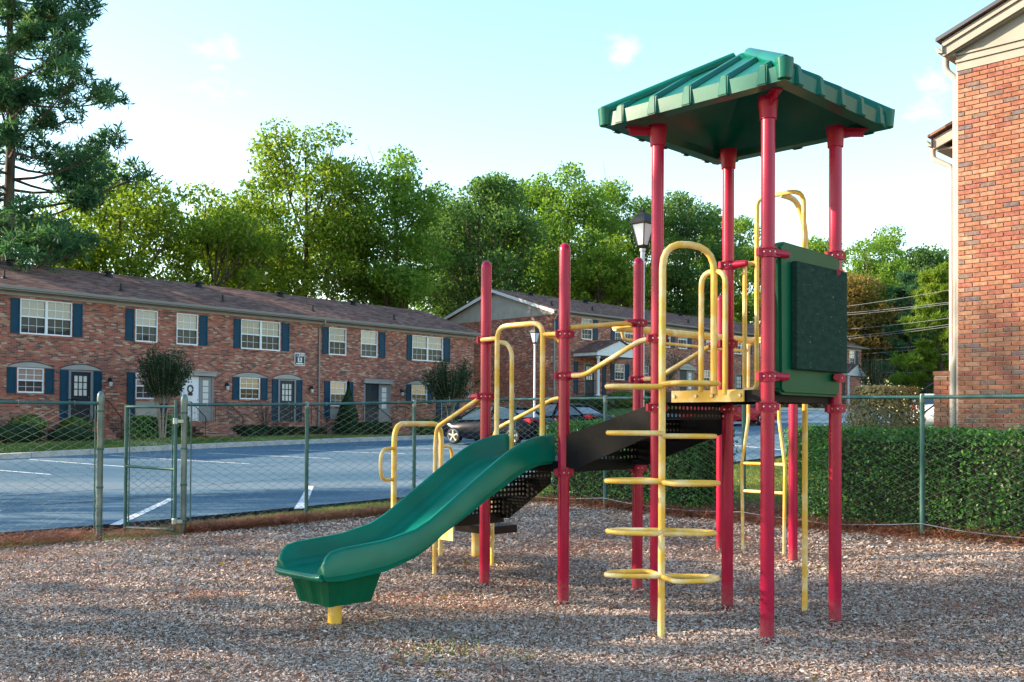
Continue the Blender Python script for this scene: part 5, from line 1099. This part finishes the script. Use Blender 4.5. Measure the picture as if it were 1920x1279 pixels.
tree('broadleaf_tree', 'dull olive tree right of the dark oak, between the tower posts', (22.6, 104), 24.0, 4.8, m_lfmid, 14000, .2, .26, 31, .3, ncl=50)
tree('broadleaf_tree', 'lower green tree hidden mostly behind the green panel', (29.5, 110), 20.0, 4.6, m_lfmid, 9000, .2, .27, 32, .3, ncl=40)
tree('broadleaf_tree', 'distant tree top just right of the green panel', (37.2, 122), 24.6, 4.3, m_lfmid, 10000, .2, .28, 33, .3, ncl=40)
tree('broadleaf_tree', 'pale olive tree rising directly behind the autumn tree', (38.8, 108), 21.5, 4.4, m_lfmid, 9000, .2, .27, 52, .3, ncl=44)
tree('broadleaf_tree', 'dark tree filling in low behind the power lines, left of the bright pine', (41.5, 104), 15.5, 5.0, m_lfdk, 9000, .05, .26, 53, .3, ncl=44)
tree('broadleaf_tree', 'yellow green tree with a low crown between the tall yellow tree and its ragged neighbour', (-18.2, 66), 16.0, 3.6, m_lfyel, 8000, .1, .22, 54, .26, ncl=40)
tree('broadleaf_tree', 'far full crowned tree, tallest right of the panel', (42.8, 116), 23.4, 5.4, m_lfmid, 11000, .15, .27, 34, .3, ncl=46)
tree('broadleaf_tree', 'dark tree filling the skyline between the rounded green tree and the oak', (-5.6, 82), 19.8, 4.0, m_lfdk, 9000, .2, .24, 55, .3, ncl=44)
tree('broadleaf_tree', 'dull green tree standing behind the tall bright yellow green one', (-19.6, 76), 18.5, 4.2, m_lfmid, 8000, .15, .24, 56, .3, ncl=44)
tree('broadleaf_tree', 'far dark tree standing just left of the downspout', (47.6, 113), 21.8, 4.8, m_lfdk, 10000, .12, .27, 35, .3, ncl=44)
tree('broadleaf_tree', 'rusty autumn tree behind the power lines', (35.2, 100), 16.8, 4.6, m_lfor, 12000, .2, .25, 36, .28, ncl=46)
pine('pine_tree', 'bright green pine beside the white downspout', (31.6, 74), 12.8, 3.0, nb=40, seed=37, zlow=.15, trunk_r=.2, tufts=36, tl=.42, mat=m_lfyel)  # crown takes the yellow green leaf colour in place of the pine one
pine('pine_tree', 'dark narrow pine behind the round bronze shrub', (38.5, 97), 16, 3.4, nb=36, seed=38, zlow=.18, trunk_r=.24, tufts=34, tl=.45)
pine('pine_tree', 'dark pine behind the upper end of the brick pier', (42.5, 100), 15, 3.6, nb=36, seed=39, zlow=.2, trunk_r=.24, tufts=34, tl=.45)
tree('broadleaf_tree', 'green tree partly cut by the orange brick wall', (51.5, 118), 22.6, 4.6, m_lfmid, 10000, .2, .28, 40, .3, ncl=40)
# trees outside the frame on the left, whose shade falls over the playground
tree('broadleaf_tree', 'shade tree outside the picture, far to the left of the gate', (-22, 8.5), 12.5, 4.2, m_lfmid, 2600, .35, .34, 61, .25, ncl=30, limbs=8, group='shade trees left of the playground')
tree('broadleaf_tree', 'shade tree outside the picture, left of the playground front', (-20, 3.0), 12.0, 4.2, m_lfmid, 2200, .35, .34, 62, .25, ncl=28, limbs=8, group='shade trees left of the playground')
tree('broadleaf_tree', 'shade tree outside the picture, left of the parking lot', (-27, 18.0), 16.2, 5.4, m_lfmid, 7000, .3, .34, 63, .25, ncl=34, group='shade trees left of the playground')
# far woods as one mass
r = np.random.default_rng(77); n = 42000; px = r.uniform(-40, 66, n); top = 12.5 + 3.0*np.sin(px*.35) + 2*np.sin(px*.9+1) + 1.2*np.sin(px*2.3); Cw = np.stack([px, 112 + r.normal(size=n)*3 + np.abs(px)*.05, 0*px], 1)
Cw[:,2] = Hn(Cw[:,0], Cw[:,1]) + top * r.uniform(0, 1, n)**.8
put(leafmesh('far_woods', Cw, .42*r.uniform(.7,1.4,n), .4 + .3*clumpnoise(Cw, .5, r) + r.normal(size=n)*.15, m_lfmid, kind='stuff', up=.4, seed=78), 'dark understory of the woods behind the houses')
# ------------------------------------------------------------------ hedges and shrubs
def box_hedge(name, label, cat, corners, zt, mat, n, ls=.045, depth=.16, wob=.05, seed=1, group=None, round_=.20, core=True):
    """clipped hedge: leaves through the outer shell of a box given by 4 ground corners, twigs and inner leaves inside"""
    r = np.random.default_rng(seed); c = np.array(corners, float); cen = c.mean(0); t = thing(name, label, cat, (cen[0], cen[1], 0), group=group); c = c - cen
    e = [np.linalg.norm(c[(i+1)%4]-c[i]) for i in range(4)]; z0 = [H(*(p+cen)) for p in c]; hz = zt - np.mean(z0)
    areas = np.array([e[0]*hz, e[1]*hz, e[2]*hz, e[3]*hz, e[0]*e[1]]); cnt = (areas/areas.sum()*n).astype(int); P = []; Nn = []
    for i in range(4):
        u = r.random(cnt[i]); v = r.random(cnt[i]); a, b = c[i], c[(i+1)%4]; xy_ = a + (b-a)*u[:,None]; nn = np.array([(b-a)[1], -(b-a)[0]]); nn = nn/np.linalg.norm(nn)
        if nn @ ((a+b)/2) < 0: nn = -nn
        zz = z0[i] + (z0[(i+1)%4]-z0[i])*u; z = zz + (zt-zz)*v; bulge = wob*np.sin(u*e[i]*3.1+i)*np.sin(v*5+i) - round_*np.clip(v-.8,0,1)**2*12 - .10*np.clip(.12-v,0,1)*6
        dep = r.exponential(depth*.35, cnt[i]); xy2 = xy_ + nn*(bulge-dep)[:,None]; P.append(np.c_[xy2, z + r.normal(size=cnt[i])*.02]); Nn.append(np.tile([*nn,.45],(cnt[i],1)))
    u, v = r.random(cnt[4]), r.random(cnt[4]); xy_ = (c[0]*(1-u)[:,None]+c[1]*u[:,None])*(1-v)[:,None] + (c[3]*(1-u)[:,None]+c[2]*u[:,None])*v[:,None]
    z = zt + wob*.8*np.sin(xy_[:,0]*4)*np.cos(xy_[:,1]*3.3) - r.exponential(depth*.3, cnt[4]) + (r.random(cnt[4])<.04)*r.uniform(0,.07,cnt[4]); P.append(np.c_[xy_*.97, z]); Nn.append(np.tile([0,0,1.],(cnt[4],1)))
    P = np.concatenate(P); Nn = np.concatenate(Nn)
    tint = .42 + .2*clumpnoise(P, 5, r) + r.normal(size=len(P))*.18 + .25*(r.random(len(P))<.06)
    leafmesh('leaves', P, ls*r.uniform(.6,1.4,len(P)), tint, mat, t, normals=Nn, aspect=.6, seed=seed)
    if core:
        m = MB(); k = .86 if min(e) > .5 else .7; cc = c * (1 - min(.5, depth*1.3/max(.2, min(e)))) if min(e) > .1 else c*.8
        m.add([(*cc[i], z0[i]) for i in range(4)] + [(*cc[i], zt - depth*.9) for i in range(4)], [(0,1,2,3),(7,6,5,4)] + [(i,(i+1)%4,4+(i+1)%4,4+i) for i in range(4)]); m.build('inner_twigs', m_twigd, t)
    return t
m_twigd = M('shaded_twigs', (.014,.026,.010), (.03,.032,.018), 20, .95, bump=.6)  # hedge core: the shade among the twigs is put into this dark colour
def along(i0, t0, i1, t1, off):
    pass
dF = np.array([.718,-.696]); nF = np.array([.696,.718]); fo = np.array(FP[7])
def FR(s, o): return tuple(fo + dF*s + nF*o)
box_hedge('clipped_hedge', 'long dense green hedge pressed against the right fence', 'hedge', [FR(-1.62,.16),FR(5.5,.16),FR(5.5,1.5),FR(-1.75,1.5)], 1.345, m_hedge, 54000, .040, .15, .05, 41)
box_hedge('clipped_hedge', 'low hedge block further back on the grass, seen between the tower posts', 'hedge', [(6.5,24),(9.6,23),(10.2,24.2),(7.1,25.4)], 1.36, m_hedge, 9000, .05, .15, .05, 42)
def FL(s, o): return tuple(np.array(FP[5]) + dF*s + nF*o)
box_hedge('clipped_hedge', 'green hedge behind the fence under the black stairs', 'hedge', [FL(-1.45,.16),FL(1.40,.16),FL(1.25,1.35),FL(-1.2,1.35)], 1.42, m_hedge, 22000, .042, .16, .06, 43)
def blob(name, label, cat, x, y, rx, ry, z0, z1, mat, n, ls, seed, group=None, flat=.0, cone=False, stems=5):
    r = np.random.default_rng(seed); t = thing(name, label, cat, (x, y, H(x, y)), group=group); h0 = z0 - H(x, y); hz = z1 - z0
    P = r.normal(size=(n,3)); P /= np.linalg.norm(P,axis=1,keepdims=True); Nn = P.copy(); P *= (r.uniform(.35,1,(n,1)))**.30
    lump = 1 + .10*np.sin(P[:,0]*5+seed)*np.cos(P[:,2]*4) + .07*np.sin(P[:,1]*9+1)
    P = P*lump[:,None]; 
    if cone: P[:,:2] *= np.clip(.95-.48*(P[:,2:3]+1),.04,1)
    if flat: P[:,2] = np.clip(P[:,2]*1.35,-1,1-.08*r.random(n))
    C = np.c_[P[:,0]*rx, P[:,1]*ry, h0 + (P[:,2]+1)/2*hz]; tint = .45+.2*clumpnoise(C,4,r)+r.normal(size=n)*.18
    leafmesh('leaves', C, ls*r.uniform(.6,1.4,n), tint, mat, t, normals=Nn, seed=seed)
    m = MB()
    for k in range(stems):
        a = 2*math.pi*k/stems; m.tube([(.03*math.cos(a),.03*math.sin(a),-.1),(rx*.3*math.cos(a),ry*.3*math.sin(a),h0+hz*.4),(rx*.5*math.cos(a),ry*.5*math.sin(a),h0+hz*.7)],[.02,.014,.006],5)
    m.build('stems', m_twig, t, fix=False); return t
blob('round_shrub', 'rounded bronze green shrub clipped like a dome behind the right hedge', 'shrub', 5.95, 16.0, .66, .66, .35, 2.02, m_hedgeb, 16000, .05, 51, flat=.3)
GS = 'foundation shrubs along the left building'
def fb(px, d, off=0): 
    x = (px-960)/1880*d; return x, d
blob('foundation_shrub', 'dark spreading shrub below the left window behind the fence', 'shrub', -19.1, 38.2, 1.25, .8, .42, 1.25, m_dkshrub, 4200, .11, 52, GS)
blob('foundation_shrub', 'dark low shrub beside the left stoop', 'shrub', -17.4, 39.6, .95, .7, .42, 1.15, m_dkshrub, 3200, .11, 53, GS)
blob('foundation_shrub', 'yellow green shrub at the far left under the brick wall', 'shrub', -19.0, 39.3, .75, .5, .8, 1.62, m_ltshrub, 1800, .12, 54, GS)
blob('foundation_shrub', 'yellow green shrub left of the dark glazed door', 'shrub', -17.7, 40.8, .7, .5, .8, 1.55, m_ltshrub, 1700, .12, 55, GS)
def b1hedge(label, x0, x1, zt, mat, n, seed, d0=-2.2, d1=-1.0): return box_hedge('clipped_hedge', label, 'hedge', [tuple(B1p(x0,d0)),tuple(B1p(x1,d0)),tuple(B1p(x1,d1)),tuple(B1p(x0,d1))], zt, mat, n, .11, .22, .08, seed, GS)
b1hedge('square grey green hedge behind the gate, around the crape myrtle', 4.75, 7.05, 1.55, m_hedge, 5000, 56)
b1hedge('dark clipped shrub left of the bare bush', 9.8, 11.0, 1.18, m_dkshrub, 2400, 57); b1hedge('small dark clipped shrub in the middle of the brick row', 11.25, 12.1, 1.1, m_dkshrub, 1800, 58); b1hedge('dark clipped shrub in front of the second glazed door', 12.5, 14.3, 1.12, m_dkshrub, 2600, 59)
b1hedge('long dark hedge at the foot of the conical evergreen', 15.6, 18.6, 1.35, m_dkshrub, 4600, 60); b1hedge('grey green hedge behind the yellow handrail', 20.7, 25.0, 1.55, m_hedge, 5600, 61)
x, y = B1p(16.75, -.8); blob('conical_evergreen', 'dark green conical evergreen against the brick wall', 'shrub', x, y, .95, .9, .7, 3.45, m_dkshrub, 4200, .13, 62, cone=True)
x, y = B1p(11.6, -1.0); tw_ = MB(); r = np.random.default_rng(5)
for k in range(46):
    a = r.uniform(0,6.28); l = r.uniform(.35,.8); h_ = r.uniform(1.2,2.25); tw_.tube([(x,y,H(x,y)),(x+.25*l*math.cos(a),y+.25*l*math.sin(a),H(x,y)+h_*.5),(x+l*math.cos(a)*.9,y+l*math.sin(a)*.9,H(x,y)+h_)],[.018,.010,.004],4)
put(tw_.build('bare_bush', m_twig, fix=False), 'leafless purple brown bush under the middle window', 'shrub')
def myrtle(label, base, ztop, hw, n, seed, zlow=.42, group='crape myrtles by the buildings'):
    r = np.random.default_rng(seed); x, y = base; z0 = H(x, y); t = thing('crape_myrtle', label, 'tree', (x, y, z0), group=group); hgt = ztop - z0; m = MB(); C = []
    for k in range(5):
        a = 2*math.pi*k/5 + r.random(); f_ = np.array([math.cos(a), math.sin(a)])*.18; m.tube([(f_[0]*.4,f_[1]*.4,-.1),(f_[0],f_[1],hgt*.3),(f_[0]*2,f_[1]*2,hgt*zlow)],[.045,.035,.028],6)
    for k in range(44):
        a = r.uniform(0,6.28); s = r.uniform(.1,1)**.6; e = np.array([math.cos(a)*hw*s, math.sin(a)*hw*s, hgt*(1 - .16*s*s) - r.uniform(0,.16)*hgt]); b_ = np.array([.22*math.cos(a), .22*math.sin(a), hgt*(zlow - .04)]); mid = (b_+e)/2 + np.array([math.cos(a)*.12*hw, math.sin(a)*.12*hw, 0])
        m.tube([b_, mid, e], [.016,.010,.004], 4); u = .22 + .78*r.random((n//44,1)); q = b_*(1-u)**2 + mid*2*u*(1-u) + e*u*u; C.append(q + r.normal(size=q.shape)*.10*np.array([1,1,.8]))
    C = np.concatenate(C); leafmesh('crown', C, .10*r.uniform(.7,1.3,len(C)), .45+r.normal(size=len(C))*.2, m_lfmyr, t, seed=seed); m.build('trunk', m_barkl, t, smooth=60, fix=False)
x, y = B1p(5.55, -2.45); myrtle('dark leaved crape myrtle with pale stems standing behind the gate', (x, y), 4.75, 1.15, 9000, 71)
x, y = B1p(22.3, -2.6); myrtle('wide dark crape myrtle in front of the last window of the left building', (x, y), 5.0, 1.75, 9500, 72)
x, y = 33.0, 90.5; myrtle('dark small tree in front of the far porch, right of the panel', (31.6, 87.5), 7.6, 2.2, 5000, 73)
u2 = np.array([S2,S2]); myrtle('twiggy small tree by the window right of the far porch', tuple(P2 + u2*9.3 + np.array([S2,-S2])*1.6), 6.6, 1.5, 1800, 74)
for i, (a, w_, h_, mt, lb) in enumerate([(.8,1.6,2.6,m_dkshrub,'dark bush on the slope below the grey gable corner'),(4.2,1.5,3.0,m_ltshrub,'light green vine bush under the far porch railing'),(7.6,1.3,3.1,m_dkshrub,'dark bush by the far porch steps'),(16.5,2.2,3.2,m_dkshrub,'low dark bush along the far brick building, middle'),(26,2.4,3.3,m_dkshrub,'low dark bush along the far brick building, right part')]):
    p = P2 + u2*a + np.array([S2,-S2])*2.6; blob('slope_shrub', lb, 'shrub', p[0], p[1], w_, 1.0, H(*p), h_ + .5, mt, 2600, .16, 81+i, 'shrubs along the far building')

# ================================================================== ground cover
def scatter_quad(x0, x1, y0, y1, dens, r):
    n = int((x1-x0)*(y1-y0)*dens); return np.c_[r.uniform(x0,x1,n), r.uniform(y0,y1,n)]
def infence(P):
    x, y = P[:,0], P[:,1]; left = (y - 15.6) < (1.81/2.05)*(x) * 1.0 + .0*x ; 
    fl = y < 15.55 + .883*x; fr = y < 15.55 - .975*x
    return np.where(x < 0, fl, fr)
r = np.random.default_rng(91)
bands = [(3.4,5.2,1500),(5.2,7.5,8600),(7.5,10,4600),(10,16,1600)]; P = []
for ya, yb, dn in bands:
    hw = .56*yb + .6; P.append(scatter_quad(-hw, hw, ya, yb, dn, r))
P = np.concatenate(P); P = P[infence(P)]
# worn hollows: fewer chips at the slide exit, below the climber and along the path to the gate
worn = np.zeros(len(P))
for cx_, cy_, s_ in ((-1.45,6.35,.5),(.95,6.45,.35),(1.6,7.2,.5),(2.4,6.9,.4),(-.3,9.3,.5),(2.6,10.3,.5),(-4.3,11.4,.6),(-2.6,9.2,.5)): worn = np.maximum(worn, np.exp(-((P[:,0]-cx_)**2 + (P[:,1]-cy_)**2) / s_**2))
P = P[r.random(len(P)) > worn*.55 + .10*(np.sin(P[:,0]*2.1+1)*np.sin(P[:,1]*1.7)>.3)]; n = len(P)
far = np.clip((P[:,1]-5)/8, 0, 1); L = (.0165 + .017*far) * r.uniform(.55,1.5,n); Wd = L * r.uniform(.18,.42,n); a = r.uniform(0,6.28,n); tx = np.c_[np.cos(a), np.sin(a), r.normal(size=n)*.28]; ty = np.c_[-np.sin(a), np.cos(a), r.normal(size=n)*.35]
heap = np.zeros(n)
for k_ in POST:
    w_ = W(POST[k_][0], POST[k_][1]); heap = np.maximum(heap, np.exp(-((P[:,0]-w_.x)**2 + (P[:,1]-w_.y)**2) / .011))
Cc = np.c_[P, Hn(P[:,0],P[:,1]) + .022*heap + r.uniform(.0,.014,n) + .008*np.sin(P[:,0]*3.1)*np.sin(P[:,1]*2.7)]
V = np.stack([Cc - tx*L[:,None]*.5 - ty*Wd[:,None]*.4, Cc + tx*L[:,None]*.5 - ty*Wd[:,None]*.5, Cc + tx*L[:,None]*.48 + ty*Wd[:,None]*.5 + [0,0,.002], Cc - tx*L[:,None]*.5 + ty*Wd[:,None]*.35 + [0,0,.003]], 1).reshape(-1,3)
patch = np.sin(P[:,0]*1.1+.6)*np.sin(P[:,1]*.9+1.2) + .6*np.sin(P[:,0]*2.3+P[:,1]*1.7)
put(npmesh('wood_chips', V, np.arange(n*4).reshape(-1,4), m_chip, tint=np.clip(.50 + .06*patch + r.normal(size=n)*.145, 0, 1), kind='stuff'), 'weathered grey brown wood chips covering the playground')
# pine straw: along the fence foot and in loose drifts
def straw(P, ln, lift, r):
    n = len(P); a = r.uniform(0,6.28,n); L = ln*r.uniform(.6,1.3,n); d = np.c_[np.cos(a),np.sin(a),r.normal(size=n)*.22]; s = np.c_[-np.sin(a),np.cos(a),np.zeros(n)]*.0022
    C = np.c_[P, Hn(P[:,0],P[:,1]) + lift*r.random(n)**1.6 + .006]; return np.stack([C-d*L[:,None]*.5-s, C+d*L[:,None]*.5-s, C+d*L[:,None]*.5+s, C-d*L[:,None]*.5+s],1).reshape(-1,3)
Ps = []
def near_line(a, b, n, w, off):
    a, b = np.array(a), np.array(b); d = (b-a)/np.linalg.norm(b-a); nn = np.array([-d[1],d[0]]); t = r.random((n,1)); return a + (b-a)*t + nn*(off + r.normal(size=(n,1))*w)
for i, k in ((0,0),(1,9000),(2,6000),(3,4000),(4,3500),(5,5000),(6,4500),(7,2500)): 
    if k: Ps.append(near_line(FP[i], FP[i+1], k, .16, -.05 if i < 4 else .05))
Ps.append(near_line((-9,8.06),(-4.9,11.7),16000,.24,.02)); Ps.append(near_line((-4.8,11.75),(-4.1,12.35),900,.2,0)); Ps.append(near_line((2.6,13.4),(4.2,12.4),5000,.35,.25))
for _ in range(150):
    c = np.array([r.uniform(-6,6), r.uniform(5,13)]); Ps.append(c + r.normal(size=(80,2))*r.uniform(.10,.45))
Ps = np.concatenate(Ps); V = straw(Ps, .13, np.where(np.arange(len(Ps)) < len(Ps) - 150*80, .11, .018), r)
put(npmesh('pine_straw', V, np.arange(len(V)).reshape(-1,4), m_needle, tint=np.clip(.5+r.normal(size=len(Ps))*.22,0,1), kind='stuff'), 'reddish dry pine straw drifted along the fence foot')
# grass blades
def blades(name, P, h, mat, label, lift=0.0, w=.006):
    n = len(P); a = r.uniform(0,6.28,n); hh = h*r.uniform(.5,1.3,n); C = np.c_[P, Hn(P[:,0],P[:,1]) + lift]; s = np.c_[np.cos(a),np.sin(a),np.zeros(n)]*w; ld = np.c_[r.normal(size=(n,2))*.45, np.ones(n)]*hh[:,None]
    V = np.stack([C-s, C+s, C+ld+s*.2, C+ld-s*.2],1).reshape(-1,3); return put(npmesh(name, V, np.arange(n*4).reshape(-1,4), mat, tint=np.clip(.5+.2*np.sin(P[:,0]*1.7)+r.normal(size=n)*.2,0,1), kind='stuff'), label)
def tri_fill(A, B, n):
    A, B = np.array(A), np.array(B); k = len(A)-1; i = r.integers(0,k,n); t = r.random((n,1)); u = r.random((n,1)); return (A[i]*(1-t)+A[i+1]*t)*(1-u) + (B[i]*(1-t)+B[i+1]*t)*u
G1 = tri_fill([(-4.05,12.5),(-2.77,13.66),(0,15.7)], [(-4.6,13.6),(-2.2,17.1),(2,21.8)], 26000)
blades('grass', G1, .055, m_grass, 'short grass in the strip beyond the left fence', -.05, .007)
G2 = tri_fill([(0.2,15.9),(3.2,12.9),(4.2,13.0)], [(2,21.8),(6,27),(9,31)], 22000); blades('grass', G2, .05, m_grass, 'short dry grass behind the right hedges', -.04, .008)
LA = [tuple(np.array(p) + (-.4,.4)) for p in FAR[1:5]]; LB = [tuple(B1p(x,-2.3)) for x in (-12,0,9,19)]
blades('grass', tri_fill(LA, LB, 26000), .07, m_grass, 'mown grass in front of the left brick building', .09, .022)
W2 = np.concatenate([np.array([c]) + r.normal(size=(k,2))*s for c, k, s in [((-.42,6.05),230,.16),((.1,5.9),26,.08),((-1.5,9.2),14,.06),((2.95,9.4),12,.05),((5.2,9.9),10,.05)]])
blades('grass', W2, .035, m_grass, 'few weeds sprouting through the wood chips', .0, .006)
B_ = tri_fill([tuple(B1p(x,-2.6)) for x in (-8,8,26.8)], [tuple(B1p(x,-.4)) for x in (-8,8,26.8)], 26000); V = straw(B_, .34, .10, r); V[:,2] += .10
put(npmesh('pine_straw', V, np.arange(len(V)).reshape(-1,4), m_needle, tint=np.clip(.45+r.normal(size=len(B_))*.2,0,1), kind='stuff'), 'red brown straw mulch under the foundation shrubs')
# a few fallen leaves
fl = np.c_[r.uniform(-6,6,420), r.uniform(5,13,420)]; C = np.c_[fl, Hn(fl[:,0],fl[:,1]) + .022]; put(leafmesh('fallen_leaves', C, .06*r.uniform(.5,1.2,420), r.random(420), m_lfor, kind='stuff', up=3, seed=9), 'scattered dry leaves on the wood chips')
